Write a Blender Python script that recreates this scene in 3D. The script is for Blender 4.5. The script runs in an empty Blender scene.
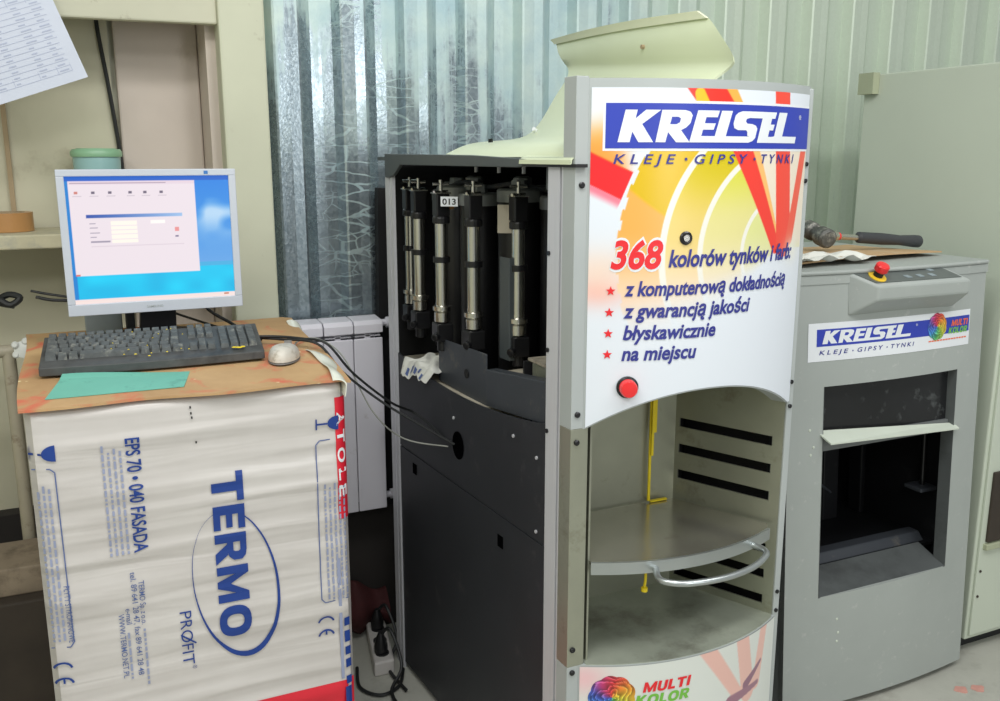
import bpy, math, random
import numpy as np
from mathutils import Vector, Matrix
random.seed(7); np.random.seed(7)
SC = bpy.context.scene
COL = SC.collection
PI = math.pi

# ------------------------------------------------------------------ camera, world, lights, exposure
EYE = 1.46
cd = bpy.data.cameras.new('camera'); cam = bpy.data.objects.new('camera', cd); COL.objects.link(cam)
cam.location = (0, 0, EYE)
cam.rotation_euler = (math.radians(90 - 12.0), 0, math.radians(-24.5))
cd.sensor_width = 36; cd.lens = 36 * 915 / 1000; cd.clip_start = 0.02
SC.camera = cam
SC.view_settings.view_transform = 'Standard'; SC.view_settings.look = 'None'
SC.view_settings.gamma = 1; SC.view_settings.use_curve_mapping = False
SC.view_settings.exposure = 0.0
wd = bpy.data.worlds.new('world'); SC.world = wd; wd.use_nodes = True
bg = wd.node_tree.nodes['Background']; bg.inputs[0].default_value = (0.86, 0.90, 0.89, 1); bg.inputs[1].default_value = 0.42

def area(name, loc, rot, sx, sy, power, col=(1.0, 1.0, 0.985)):
    l = bpy.data.lights.new(name, 'AREA'); l.shape = 'RECTANGLE'; l.size = sx; l.size_y = sy; l.energy = power; l.color = col
    o = bpy.data.objects.new(name, l); COL.objects.link(o); o.location = loc; o.rotation_euler = rot
    return o
area('ceiling_tube_and_fill', (0.35, 0.75, 2.95), (math.radians(10), 0, math.radians(10)), 1.6, 0.35, 26)
area('ceiling_tube_and_fill', (1.9, 0.2, 2.95), (math.radians(18), 0, math.radians(10)), 1.6, 0.35, 24)
area('ceiling_tube_and_fill', (-0.6, -1.6, 2.95), (math.radians(30), 0, 0), 1.6, 0.5, 24)

area('ceiling_tube_and_fill', (-1.0, 0.35, 2.85), (math.radians(5), math.radians(-38), 0), 0.3, 1.4, 15)  # added fill light aimed into the dispenser opening, not a ceiling tube
area('glare_light', (1.65, -2.5, 1.75), (math.radians(90), 0, 0), 0.8, 1.3, 26, (0.98, 0.99, 1.0))  # added light behind the camera for glare on the steel sheet, no window there

# ------------------------------------------------------------------ materials
def lin(c):
    r = []
    for v in c:
        v = v / 255.0
        r.append(v / 12.92 if v <= 0.04045 else ((v + 0.055) / 1.055) ** 2.4)
    return r
def lin4(c): return (*lin(c), 1)
class NT:
    def __init__(s, name):
        s.m = bpy.data.materials.new(name); s.m.use_nodes = True
        s.t = s.m.node_tree; s.b = s.t.nodes['Principled BSDF']
    def n(s, typ, **kw):
        x = s.t.nodes.new(typ)
        for k, v in kw.items():
            if k in x.inputs: x.inputs[k].default_value = v
            else: setattr(x, k, v)
        return x
    def l(s, a, b): s.t.links.new(a, b)
    def pos(s, scale=(1, 1, 1)):
        g = s.n('ShaderNodeTexCoord'); mp = s.n('ShaderNodeMapping'); mp.inputs['Scale'].default_value = scale
        s.l(g.outputs['Object'], mp.inputs[0]); return mp.outputs[0]
    def noise(s, scale=5, detail=4, rough=0.6, vec=None, st=(1, 1, 1), dist=0):
        x = s.n('ShaderNodeTexNoise', Scale=scale, Detail=detail, Roughness=rough, Distortion=dist)
        s.l(vec or s.pos(st), x.inputs['Vector']); return x.outputs['Fac']
    def ramp(s, fac, stops):
        r = s.n('ShaderNodeValToRGB'); e = r.color_ramp.elements
        while len(e) < len(stops): e.new(0.5)
        for i, (p, c) in enumerate(stops):
            e[i].position = p; e[i].color = c if len(c) == 4 else (*c, 1)
        s.l(fac, r.inputs[0]); return r.outputs[0]
    def mix(s, fac, a, b):
        x = s.n('ShaderNodeMix'); x.data_type = 'RGBA'
        for v, i in ((fac, 0), (a, 6), (b, 7)):
            if hasattr(v, 'links') or hasattr(v, 'is_output'): s.l(v, x.inputs[i])
            else: x.inputs[i].default_value = v
        return x.outputs[2]
    def math(s, op, a, b=0.0):
        x = s.n('ShaderNodeMath'); x.operation = op
        for v, i in ((a, 0), (b, 1)):
            if hasattr(v, 'is_output'): s.l(v, x.inputs[i])
            else: x.inputs[i].default_value = v
        return x.outputs[0]
    def bump(s, h, strength=0.2, dist=0.01):
        x = s.n('ShaderNodeBump', Strength=strength, Distance=dist); s.l(h, x.inputs['Height']); s.l(x.outputs[0], s.b.inputs['Normal'])
W1 = (1, 1, 1, 1); K1 = (0, 0, 0, 1)
def mat(name, c, rough=0.5, metal=0.0, vary=0.08, scale=6, dirt=None, dirt_amt=0.0, dirt_scale=4, bump=0.0, bscale=60, spec=0.5, st=(1, 1, 1)):
    k = NT(name); c = lin(c)
    f = k.noise(scale, 4, st=st)
    a = tuple(v * (1 - vary) for v in c) + (1,); b = tuple(min(1, v * (1 + vary)) for v in c) + (1,)
    col = k.ramp(f, [(0.3, a), (0.7, b)])
    if dirt:
        d = k.noise(dirt_scale, 6, 0.7)
        col = k.mix(k.ramp(d, [(0.62 - 0.3 * dirt_amt, K1), (0.75, W1)]), col, lin4(dirt))
    k.l(col, k.b.inputs['Base Color'])
    k.b.inputs['Roughness'].default_value = rough; k.b.inputs['Metallic'].default_value = metal
    k.b.inputs['Specular IOR Level'].default_value = spec
    if bump: k.bump(k.noise(bscale, 3), bump, 0.004)
    return k.m
def flat(name, c, rough=0.45):
    return mat(name, c, rough, 0, 0.03)
def emit_attr(name, strength):
    k = NT(name); a = k.n('ShaderNodeAttribute', attribute_name='Col')
    k.l(a.outputs['Color'], k.b.inputs['Emission Color']); k.b.inputs['Emission Strength'].default_value = strength
    k.b.inputs['Base Color'].default_value = (0.01, 0.01, 0.012, 1); k.b.inputs['Roughness'].default_value = 0.4
    return k.m
def attr_mat(name, rough=0.35):
    k = NT(name); a = k.n('ShaderNodeAttribute', attribute_name='Col')
    k.l(a.outputs['Color'], k.b.inputs['Base Color']); k.b.inputs['Roughness'].default_value = rough
    return k.m

def galvanised():
    k = NT('galvanised_sheet')
    P = k.n('ShaderNodeTexCoord').outputs['Object']
    sep = k.n('ShaderNodeSeparateXYZ'); k.l(P, sep.inputs[0]); X = sep.outputs[0]; Z = sep.outputs[2]
    vo = k.n('ShaderNodeTexVoronoi', Scale=130.0); k.l(P, vo.inputs['Vector'])
    spang = k.ramp(vo.outputs['Color'], [(0.1, lin4((158, 170, 176))), (0.9, lin4((196, 206, 210)))])
    patch = k.ramp(k.noise(2.2, 4, 0.6, k.pos((2.2, 1, 0.8))), [(0.40, lin4((190, 202, 208))), (0.62, lin4((232, 240, 246)))])
    mul = k.n('ShaderNodeMix'); mul.data_type = 'RGBA'; mul.blend_type = 'MULTIPLY'; mul.inputs[0].default_value = 0.6
    k.l(spang, mul.inputs[6]); k.l(patch, mul.inputs[7]); spang = mul.outputs[2]
    # limewash smeared over the sheet: streaky down the ribs, denser in the middle and the upper right
    streak = k.noise(1.0, 5, 0.65, k.pos((15, 15, 0.8)), dist=0.5)
    blot = k.noise(3.4, 6, 0.65, k.pos((1.3, 1, 0.8)))
    s = k.math('ADD', k.math('MULTIPLY', streak, 0.60), k.math('MULTIPLY', blot, 0.60))
    gx = k.n('ShaderNodeValToRGB'); e = gx.color_ramp.elements
    for p_, v_ in ((0.0, .30), (0.10, .36), (0.20, .42), (0.36, .60), (0.50, .60), (0.68, .80), (1.0, .85)):
        el = e.new(p_); el.color = (v_, v_, v_, 1)
    e.remove(e[0]); e.remove(e[-1])
    nx = k.n('ShaderNodeMapRange'); k.l(X, nx.inputs[0]); nx.inputs[1].default_value = 0.4; nx.inputs[2].default_value = 2.8; k.l(nx.outputs[0], gx.inputs[0])
    s = k.math('ADD', s, k.math('MULTIPLY', k.math('SUBTRACT', gx.outputs[0], 0.5), 0.62))
    zf = k.n('ShaderNodeMapRange'); k.l(Z, zf.inputs[0])
    zf.inputs[1].default_value = 1.0; zf.inputs[2].default_value = 1.9; zf.inputs[3].default_value = -0.13; zf.inputs[4].default_value = 0.07
    s = k.math('ADD', s, zf.outputs[0])
    smear = k.ramp(s, [(0.56, K1), (0.64, (0.85, 0.85, 0.85, 1))])
    # dried drip lines: irregular level threads between the ribs
    nz = k.n('ShaderNodeTexNoise', Scale=7.0, Detail=3.0); k.l(P, nz.inputs['Vector'])
    def threads(scale, thin0, thin1):
        add = k.n('ShaderNodeVectorMath'); add.operation = 'MULTIPLY_ADD'
        net = k.n('ShaderNodeTexVoronoi'); net.feature = 'DISTANCE_TO_EDGE'; net.inputs['Scale'].default_value = 1.0
        k.l(nz.outputs['Color'], add.inputs[0]); add.inputs[1].default_value = (0.7, 0.7, 0.7); k.l(k.pos(scale), add.inputs[2]); k.l(add.outputs[0], net.inputs['Vector'])
        return k.ramp(net.outputs['Distance'], [(thin0, W1), (thin1, K1)])
    thin = k.math('MAXIMUM', threads((6.5, 0.0, 24), 0.010, 0.045), k.math('MULTIPLY', threads((20, 0.0, 30), 0.01, 0.06), k.ramp(k.noise(4, 2), [(0.5, K1), (0.6, W1)])))
    where = k.ramp(k.noise(2.6, 3, 0.5, k.pos((1.6, 1, 0.5))), [(0.40, K1), (0.52, W1)])
    wx = k.ramp(nx.outputs[0], [(0.08, K1), (0.14, W1)])
    netm = k.math('MULTIPLY', k.math('MULTIPLY', thin, where), wx)
    fac = k.math('MAXIMUM', smear, k.math('MULTIPLY', netm, 0.75))
    limea = k.ramp(k.noise(7, 3), [(0.3, lin4((172, 200, 206))), (0.7, lin4((206, 224, 216)))])
    limec = k.mix(k.ramp(nx.outputs[0], [(0.45, K1), (0.70, W1)]), limea, lin4((214, 226, 206)))
    dark = k.ramp(k.noise(1.0, 4, 0.6, k.pos((10, 10, 1.4))), [(0.60, K1), (0.85, (0.45, 0.45, 0.45, 1))])
    metalc = k.mix(dark, spang, lin4((84, 94, 94)))
    k.l(k.mix(fac, metalc, limec), k.b.inputs['Base Color'])
    k.l(k.math('SUBTRACT', 0.72, k.math('MULTIPLY', fac, 0.57)), k.b.inputs['Metallic'])
    k.l(k.math('ADD', k.math('MULTIPLY', fac, 0.26), 0.24), k.b.inputs['Roughness'])
    k.bump(vo.outputs['Distance'], 0.05, 0.003)
    return k.m

M = dict(
    galv=galvanised(),
    cream=mat('cream_paint', (206, 206, 186), 0.55, 0, 0.06, 3, (176, 168, 144), 0.05, 5, 0.10, 25),
    cream_trim=mat('cream_trim_paint', (200, 202, 179), 0.55, 0, 0.05, 3, (140, 130, 108), 0.05, 7, 0.1, 20),
    niche_board=mat('niche_board_paint', (204, 200, 176), 0.6, 0, 0.06, 3, (170, 160, 134), 0.10, 3),
    pinkish=mat('dusty_board_paint', (204, 192, 180), 0.5, 0, 0.07, 3, (180, 166, 150), 0.10, 3),
    header=mat('header_paint', (198, 197, 175), 0.6, 0, 0.05, 3, (120, 106, 82), 0.10, 14),
    darkwood=mat('dark_plinth', (46, 42, 40), 0.8, 0, 0.2, 5),
    concrete=mat('concrete_floor', (178, 178, 168), 0.7, 0, 0.10, 4, (140, 136, 126), 0.3, 3, 0.15, 40),
    dust=mat('dusty_shelf_wood', (186, 180, 152), 0.75, 0, 0.12, 12, (150, 150, 140), 0.4, 14),
    grey=mat('grey_paint', (172, 178, 177), 0.42, 0.0, 0.04, 4),
    grey_dark=mat('shaded_side_and_rail_grey', (112, 116, 116), 0.45, 0.0, 0.05, 4),  # darker grey: shade of the mixer's left side, and its window rail
    alu=mat('brushed_aluminium', (206, 207, 212), 0.42, 0.2, 0.04, 8, st=(20, 20, 1)),
    steel=mat('stainless_steel', (214, 212, 204), 0.24, 1.0, 0.05, 10),
    bay=mat('bay_sheet_steel', (168, 170, 154), 0.34, 0.7, 0.10, 5, (120, 112, 92), 0.15, 5),
    bayfloor=mat('bay_floor_steel', (168, 174, 160), 0.42, 0.4, 0.16, 7, (104, 100, 88), 0.35, 4, 0.1, 60),
    shelf=mat('shelf_steel', (186, 184, 172), 0.22, 0.85, 0.10, 6, (120, 100, 82), 0.15, 5),
    rim=mat('shelf_rim_steel', (182, 188, 188), 0.30, 0.8, 0.06, 6),
    black=mat('black_powder_coat', (38, 40, 45), 0.5, 0, 0.12, 6, (66, 66, 68), 0.1, 9),
    hole=mat('dark_hole', (5, 5, 6), 1.0, 0, 0, spec=0.0),
    inside=mat('black_interior', (17, 17, 19), 0.6, 0, 0.2, 6),
    blackplastic=mat('black_plastic', (24, 24, 26), 0.35, 0, 0.15, 20),
    canister=mat('canister_plastic', (22, 22, 24), 0.4, 0, 0.2, 10),
    canlid=mat('canister_lid', (140, 144, 144), 0.35, 0.2, 0.15, 10),
    greyplate=mat('grey_steel_plate', (66, 70, 76), 0.45, 0.2, 0.10, 8, (110, 106, 98), 0.08, 12),
    beige=mat('dusty_base_plate', (186, 178, 160), 0.6, 0.1, 0.12, 9, (92, 78, 66), 0.5, 8),
    topframe=mat('slate_frame', (78, 84, 86), 0.4, 0.1, 0.06, 6),
    lid=mat('cream_moulded_plastic', (208, 216, 184), 0.3, 0, 0.04, 3),
    lidrim=mat('cream_rim_plastic', (218, 222, 194), 0.32, 0, 0.04, 3),
    white=flat('white_print', (232, 236, 240)), blue=flat('blue_print', (48, 66, 176)), navy=flat('navy_ink', (52, 56, 140)),
    red=flat('red_print', (232, 40, 48)), green=flat('green_print', (120, 190, 70)), orange=flat('orange_print', (240, 110, 60)),
    yellow=flat('yellow_print', (240, 200, 50)), lightblue=flat('light_blue_print', (70, 130, 200)), purple=flat('purple_print', (140, 80, 150)),
    mauve=flat('mauve_print', (150, 110, 128)), palered=flat('pale_red_print', (238, 176, 164)), palegrey=flat('pale_print', (210, 226, 216)),
    button=mat('red_button_plastic', (232, 50, 52), 0.28, 0, 0.03),
    dark=mat('dark_rubber', (30, 31, 33), 0.6, 0, 0.15, 10),
    screw=mat('screw_steel', (60, 60, 62), 0.3, 0.8, 0.1),
    mixer=mat('mixer_grey_plastic', (166, 172, 168), 0.48, 0, 0.04, 5, (190, 192, 188), 0.05, 30, 0.05, 120),
    mixer_in=mat('mixer_chamber', (22, 23, 26), 0.5, 0.1, 0.25, 5, (52, 52, 54), 0.15, 8),
    grime=mat('grimy_window', (30, 31, 33), 0.25, 0, 0.2, 8, (96, 100, 100), 0.16, 14),
    reveal=mat('dark_grey_reveal', (84, 88, 88), 0.45, 0, 0.12, 6, (60, 62, 62), 0.4, 5),  # darker, blotchier grey than the mixer body
    flap=mat('pale_flap', (206, 214, 200), 0.4, 0, 0.04),
    console=mat('console_membrane', (92, 98, 96), 0.35, 0, 0.06, 8),
    creamsteel=mat('cream_cabinet_steel', (198, 206, 190), 0.5, 0, 0.03, 2),
    greensteel=mat('olive_bracket_steel', (170, 176, 148), 0.5, 0, 0.05, 4),
    film=mat('white_wrap_film', (202, 198, 193), 0.32, 0, 0.03, 4), 
    filmred=mat('red_wrap_film', (222, 40, 58), 0.32, 0, 0.05, 6), filmblue=flat('blue_wrap_print', (26, 62, 140)),
    faint=flat('faint_wrap_print', (150, 158, 186)), midblue=flat('mid_wrap_print', (88, 106, 156)),
    monitor=mat('silver_monitor_plastic', (196, 202, 212), 0.4, 0, 0.03), teal=mat('teal_card', (112, 186, 168), 0.6, 0, 0.04, 10, (80, 140, 130), 0.08, 14),
    key=mat('dusty_black_keys', (84, 88, 88), 0.6, 0, 0.25, 60, (150, 150, 140), 0.25, 40), kbd=mat('dusty_black_case', (74, 76, 76), 0.55, 0, 0.2, 30, (36, 36, 38), 0.3, 12),
    mouse=mat('grubby_white_plastic', (208, 204, 194), 0.38, 0, 0.08, 30, (150, 140, 122), 0.25, 40), mousegrey=mat('grey_mouse_edge', (120, 116, 112), 0.5),
    paper=mat('white_paper', (206, 212, 226), 0.7, 0, 0.03), ink=flat('grey_ink', (176, 184, 206)),
    radiator=mat('white_radiator_enamel', (224, 222, 230), 0.35, 0, 0.03, 4, (180, 172, 168), 0.05, 9),
    tape=mat('brown_tape', (178, 132, 82), 0.35, 0, 0.06), tapecore=mat('card_core', (170, 150, 120), 0.8),
    tub=mat('cloudy_tub_plastic', (150, 190, 190), 0.35, 0, 0.05), tublid=mat('green_tub_lid', (140, 184, 148), 0.35, 0, 0.05),
    cable=mat('black_cable', (30, 32, 33), 0.5, 0, 0.1), cablegrey=mat('grey_cable', (150, 152, 144), 0.5, 0, 0.1),
    pipe=mat('painted_pipe', (176, 168, 148), 0.5, 0, 0.08, 12, (120, 100, 80), 0.2, 20), valve=mat('white_valve_plastic', (216, 218, 214), 0.4),
    strap=mat('yellow_strap', (232, 206, 30), 0.45, 0, 0.06, 30), plank=mat('raw_plank', (140, 126, 108), 0.75, 0, 0.2, 8, (96, 84, 70), 0.3, 10),
    board=mat('dark_board', (58, 50, 42), 0.75, 0, 0.2, 8), mallet=mat('grimy_hammer_head', (96, 96, 92), 0.5, 0.5, 0.4, 40, (190, 188, 176), 0.35, 40),
    grip=mat('dark_rubber_grip', (60, 62, 66), 0.55, 0, 0.1), crumple=mat('crumpled_paper', (222, 222, 214), 0.7, 0, 0.04, 20, (172, 164, 150), 0.1, 30),
    adaptor=mat('blue_grey_box', (136, 148, 152), 0.5, 0, 0.06), powerstrip=mat('white_socket_plastic', (206, 202, 198), 0.4),
    redcloth=mat('dull_red_cloth', (70, 26, 27), 0.8, 0, 0.2, 20), film_clear=mat('white_plastic_bag', (224, 226, 212), 0.25, 0, 0.04),
    stain_red=mat('red_floor_paint', (204, 150, 138), 0.6, 0, 0.1, 30), led=flat('led_blue', (60, 120, 190)),
)
def cardboard():
    k = NT('paint_stained_cardboard')
    base = k.ramp(k.noise(5, 5), [(0.3, lin4((176, 140, 98))), (0.7, lin4((204, 170, 124)))])
    r = k.ramp(k.noise(9, 4, 0.6, dist=0.8), [(0.55, K1), (0.70, (0.8, 0.8, 0.8, 1))])
    c = k.mix(r, base, lin4((212, 98, 76)))
    g = k.ramp(k.noise(7, 4, 0.6, k.pos((1.3, 1, 1))), [(0.64, K1), (0.74, (0.6, 0.6, 0.6, 1))])
    c = k.mix(g, c, lin4((150, 152, 110)))
    v = k.n('ShaderNodeTexVoronoi', Scale=26.0); k.l(k.pos(), v.inputs['Vector'])
    sp = k.ramp(v.outputs['Distance'], [(0.10, W1), (0.15, K1)])
    keep = k.ramp(k.noise(6, 2, 0.5, k.pos((1, 1.4, 1))), [(0.55, K1), (0.6, W1)])
    c = k.mix(k.math('MULTIPLY', sp, keep), c, lin4((236, 226, 180)))
    k.l(c, k.b.inputs['Base Color']); k.b.inputs['Roughness'].default_value = 0.7
    return k.m
M['card'] = cardboard()
M['card_plain'] = mat('plain_cardboard', (190, 158, 118), 0.75, 0, 0.08, 8, (206, 190, 160), 0.15, 10)
def wrap():                                                     # stretch film: tight level creases
    k = NT('creased_wrap_film')
    f = k.noise(4, 4)
    k.l(k.ramp(f, [(0.3, lin4((198, 193, 189))), (0.7, lin4((210, 206, 202)))]), k.b.inputs['Base Color'])
    k.b.inputs['Roughness'].default_value = 0.3
    h = k.noise(1.0, 2, 0.4, k.pos((2.2, 2.2, 22)), dist=0.9)
    k.bump(h, 0.40, 0.010)
    return k.m
M['wrap'] = wrap()

# ------------------------------------------------------------------ mesh building
class B:
    def __init__(s): s.v = []; s.f = []
    def add(s, vs, fs):
        o = len(s.v); s.v += [tuple(p) for p in vs]; s.f += [tuple(i + o for i in f) for f in fs]; return s
    def box(s, x0, x1, y0, y1, z0, z1):
        return s.hexa([(x0, y0, z0), (x1, y0, z0), (x1, y1, z0), (x0, y1, z0)], [(x0, y0, z1), (x1, y0, z1), (x1, y1, z1), (x0, y1, z1)])
    def hexa(s, lo, hi):
        return s.add(list(lo) + list(hi), [(3, 2, 1, 0), (4, 5, 6, 7), (0, 1, 5, 4), (1, 2, 6, 5), (2, 3, 7, 6), (3, 0, 4, 7)])
    def prism(s, poly, z0, z1, fn=None):
        fn = fn or (lambda a, b, z: (a, b, z)); n = len(poly)
        vs = [fn(a, b, z0) for a, b in poly] + [fn(a, b, z1) for a, b in poly]
        return s.add(vs, [tuple(range(n - 1, -1, -1)), tuple(range(n, 2 * n))] + [(i, (i + 1) % n, n + (i + 1) % n, n + i) for i in range(n)])
    def grid(s, nu, nv, fn, flip=False):
        vs = [fn(i / nu, j / nv) for j in range(nv + 1) for i in range(nu + 1)]; w = nu + 1
        fs = [(j * w + i, j * w + i + 1, (j + 1) * w + i + 1, (j + 1) * w + i) for j in range(nv) for i in range(nu)]
        if flip: fs = [f[::-1] for f in fs]
        return s.add(vs, fs)
    def slab(s, nu, nv, fn, th):                                 # closed sheet: fn(u,v) and fn offset by th vector or function
        off = th if callable(th) else (lambda u, v, t=th: t)
        a = [Vector(fn(i / nu, j / nv)) for j in range(nv + 1) for i in range(nu + 1)]
        b = [p + Vector(off((k % (nu + 1)) / nu, (k // (nu + 1)) / nv)) for k, p in enumerate(a)]
        w = nu + 1; N = len(a); fs = []
        for j in range(nv):
            for i in range(nu):
                q = (j * w + i, j * w + i + 1, (j + 1) * w + i + 1, (j + 1) * w + i)
                fs.append(q); fs.append(tuple(N + t for t in q[::-1]))
        rim = [i for i in range(w)] + [j * w + nu for j in range(1, nv + 1)] + [nv * w + i for i in range(nu - 1, -1, -1)] + [j * w for j in range(nv - 1, 0, -1)]
        for k in range(len(rim)):
            p, q = rim[k], rim[(k + 1) % len(rim)]
            fs.append((q, p, N + p, N + q))
        return s.add(a + b, fs)
    def cyl(s, p0, p1, r0, r1=None, n=20, caps=True):
        r1 = r0 if r1 is None else r1
        p0 = Vector(p0); p1 = Vector(p1); d = (p1 - p0).normalized()
        a = d.orthogonal().normalized(); b = d.cross(a)
        ring = lambda p, r: [p + (a * math.cos(2 * PI * i / n) + b * math.sin(2 * PI * i / n)) * r for i in range(n)]
        fs = [(i, (i + 1) % n, n + (i + 1) % n, n + i) for i in range(n)]
        if caps: fs += [tuple(range(n - 1, -1, -1)), tuple(range(n, 2 * n))]
        return s.add(ring(p0, r0) + ring(p1, r1), fs)
    def lathe(s, prof, c, n=24, axis=(0, 0, 1)):                 # prof: (r, h)
        d = Vector(axis).normalized(); a = d.orthogonal().normalized(); b = d.cross(a); c = Vector(c); m = len(prof)
        vs = [c + d * h + (a * math.cos(2 * PI * i / n) + b * math.sin(2 * PI * i / n)) * max(r, 1e-5) for r, h in prof for i in range(n)]
        fs = [(k * n + i, k * n + (i + 1) % n, (k + 1) * n + (i + 1) % n, (k + 1) * n + i) for k in range(m - 1) for i in range(n)]
        fs += [tuple(range(n - 1, -1, -1)), tuple((m - 1) * n + i for i in range(n))]
        return s.add(vs, fs)
    def tube(s, pts, r, n=8, sub=0):
        P = [Vector(p) for p in pts]
        if sub:                                                  # Catmull-Rom
            Q = []
            for i in range(len(P) - 1):
                a, b, c, d = P[max(i - 1, 0)], P[i], P[i + 1], P[min(i + 2, len(P) - 1)]
                for k in range(sub):
                    t = k / sub
                    Q.append(0.5 * ((2 * b) + (c - a) * t + (2 * a - 5 * b + 4 * c - d) * t * t + (3 * b - a - 3 * c + d) * t ** 3))
            P = Q + [P[-1]]
        vs = []; up = None
        for i, p in enumerate(P):
            d = (P[min(i + 1, len(P) - 1)] - P[max(i - 1, 0)]).normalized()
            a = d.orthogonal().normalized() if up is None else (up - d * up.dot(d)).normalized()
            up = a; b = d.cross(a)
            vs += [p + (a * math.cos(2 * PI * k / n) + b * math.sin(2 * PI * k / n)) * r for k in range(n)]
        m = len(P)
        fs = [(k * n + i, k * n + (i + 1) % n, (k + 1) * n + (i + 1) % n, (k + 1) * n + i) for k in range(m - 1) for i in range(n)]
        fs += [tuple(range(n - 1, -1, -1)), tuple((m - 1) * n + i for i in range(n))]
        return s.add(vs, fs)
    def poly(s, pts): return s.add(pts, [tuple(range(len(pts)))])
    def xf(s, fn): s.v = [tuple(fn(*p)) for p in s.v]; return s
    def build(s, name, m, parent=None, loc=None, smooth=False, bevel=0.0, seg=2, weld=False):
        base = Vector(loc) if loc is not None else Vector((0, 0, 0))
        if parent is not None: base = ROOT[parent.name]
        me = bpy.data.meshes.new(name)
        me.from_pydata([tuple(Vector(p) - base) for p in s.v], [], s.f); me.validate(); me.update()
        me.materials.append(M[m] if isinstance(m, str) else m)
        if smooth:
            me.polygons.foreach_set('use_smooth', [True] * len(me.polygons))
            try: me.set_sharp_from_angle(angle=math.radians(38))
            except Exception: pass
        o = bpy.data.objects.new(name, me); COL.objects.link(o)
        if parent is not None: o.parent = parent; ROOT[o.name] = base
        else: o.location = base; ROOT[o.name] = base
        if bevel:
            b = o.modifiers.new('bevel', 'BEVEL'); b.width = bevel; b.segments = seg; b.limit_method = 'ANGLE'; b.angle_limit = math.radians(40)
        return o
ROOT = {}
def tag(o, label, cat, group=None):
    o['label'] = label; o['category'] = cat
    if group: o['group'] = group
    return o
def thing(name, loc, label, cat, group=None):
    o = bpy.data.objects.new(name, None); COL.objects.link(o); o.location = loc; o.empty_display_size = 0.05
    ROOT[o.name] = Vector(loc); return tag(o, label, cat, group)
def struct(o): o['kind'] = 'structure'; return o
def lab(o, l): o['label'] = l; return o
def colour_grid(name, m, nu, nv, fn, colfn, parent, smooth=True):
    b = B().grid(nu, nv, fn); o = b.build(name, m, parent, smooth=smooth)
    u = np.tile(np.arange(nu + 1) / nu, nv + 1); v = np.repeat(np.arange(nv + 1) / nv, nu + 1)
    c = np.clip(np.array(colfn(u, v)), 0, 255) / 255.0                # N x 3, sRGB
    c = np.where(c <= 0.04045, c / 12.92, ((c + 0.055) / 1.055) ** 2.4)
    at = o.data.color_attributes.new('Col', 'FLOAT_COLOR', 'POINT')
    at.data.foreach_set('color', np.concatenate([c, np.ones((len(c), 1))], 1).astype(np.float32).ravel())
    return o

# ---- lettering: flat outlines of the built-in typeface
_TC = {}
def letters(body, bold=0.0, shear=0.0, space=1.0):
    key = (body, bold, shear, space)
    if key in _TC: return _TC[key]
    c = bpy.data.curves.new('t', 'FONT'); c.body = body; c.offset = bold; c.shear = shear; c.space_character = space; c.resolution_u = 4
    o = bpy.data.objects.new('t', c); COL.objects.link(o); bpy.context.view_layer.update()
    me = bpy.data.meshes.new_from_object(o.evaluated_get(bpy.context.evaluated_depsgraph_get()))
    vs = [(p.co.x, p.co.y) for p in me.vertices]; fs = [tuple(p.vertices) for p in me.polygons]
    bpy.data.objects.remove(o); bpy.data.curves.remove(c); bpy.data.meshes.remove(me)
    x0 = min(p[0] for p in vs); x1 = max(p[0] for p in vs)
    r = ([((x - x0) / (x1 - x0), y / 0.69) for x, y in vs], fs); _TC[key] = r
    return r
def text(b, body, u0, u1, base, cap, fn, bold=0.0, shear=0.0, space=1.0):
    vs, fs = letters(body, bold, shear, space)
    return b.add([fn(u0 + x * (u1 - u0), base + y * cap) for x, y in vs], fs)
def densify(poly, step):
    out = []
    for i in range(len(poly)):
        a = poly[i]; c = poly[(i + 1) % len(poly)]; n = max(1, int(math.hypot(c[0] - a[0], c[1] - a[1]) / step))
        out += [(a[0] + (c[0] - a[0]) * k / n, a[1] + (c[1] - a[1]) * k / n) for k in range(n)]
    return out
def strips(poly, step):
    from mathutils.geometry import tessellate_polygon
    out = []
    def clip(p, x, keep_less):
        r = []
        for i in range(len(p)):
            a, c = p[i], p[(i + 1) % len(p)]; ia = (a[0] <= x) == keep_less; ic = (c[0] <= x) == keep_less
            if ia: r.append(a)
            if ia != ic: t = (x - a[0]) / (c[0] - a[0]); r.append((x, a[1] + (c[1] - a[1]) * t))
        return r
    for t in tessellate_polygon([[Vector((u, v, 0)) for u, v in poly]]):
        p = [poly[i] for i in t]
        if (p[1][0] - p[0][0]) * (p[2][1] - p[0][1]) - (p[1][1] - p[0][1]) * (p[2][0] - p[0][0]) < 0: p = p[::-1]
        lo = min(q[0] for q in p); hi = max(q[0] for q in p); k = math.floor(lo / step) + 1
        while k * step < hi - 1e-9 and len(p) > 2:
            q = clip(p, k * step, True)
            if len(q) > 2: out.append(q)
            p = clip(p, k * step, False); k += 1
        if len(p) > 2: out.append(p)
    return out
def shape(b, poly, fn, step=0.02):
    for q in strips(poly, step): b.poly([fn(u, v) for u, v in q])
    return b
def ring(b, c, r0, r1, a0, a1, fn, n=28):                         # flat ring sector
    pts = lambda r: [fn(c[0] + r * math.cos(a0 + (a1 - a0) * i / n), c[1] + r * math.sin(a0 + (a1 - a0) * i / n)) for i in range(n + 1)]
    A, C = pts(r0), pts(r1)
    return b.add(A + C, [(i, i + 1, n + 1 + i + 1, n + 1 + i) for i in range(n)])
def rect(b, u0, u1, v0, v1, fn, nu=1): return b.grid(nu, 1, lambda u, v: fn(u0 + (u1 - u0) * u, v0 + (v1 - v0) * v))
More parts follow.
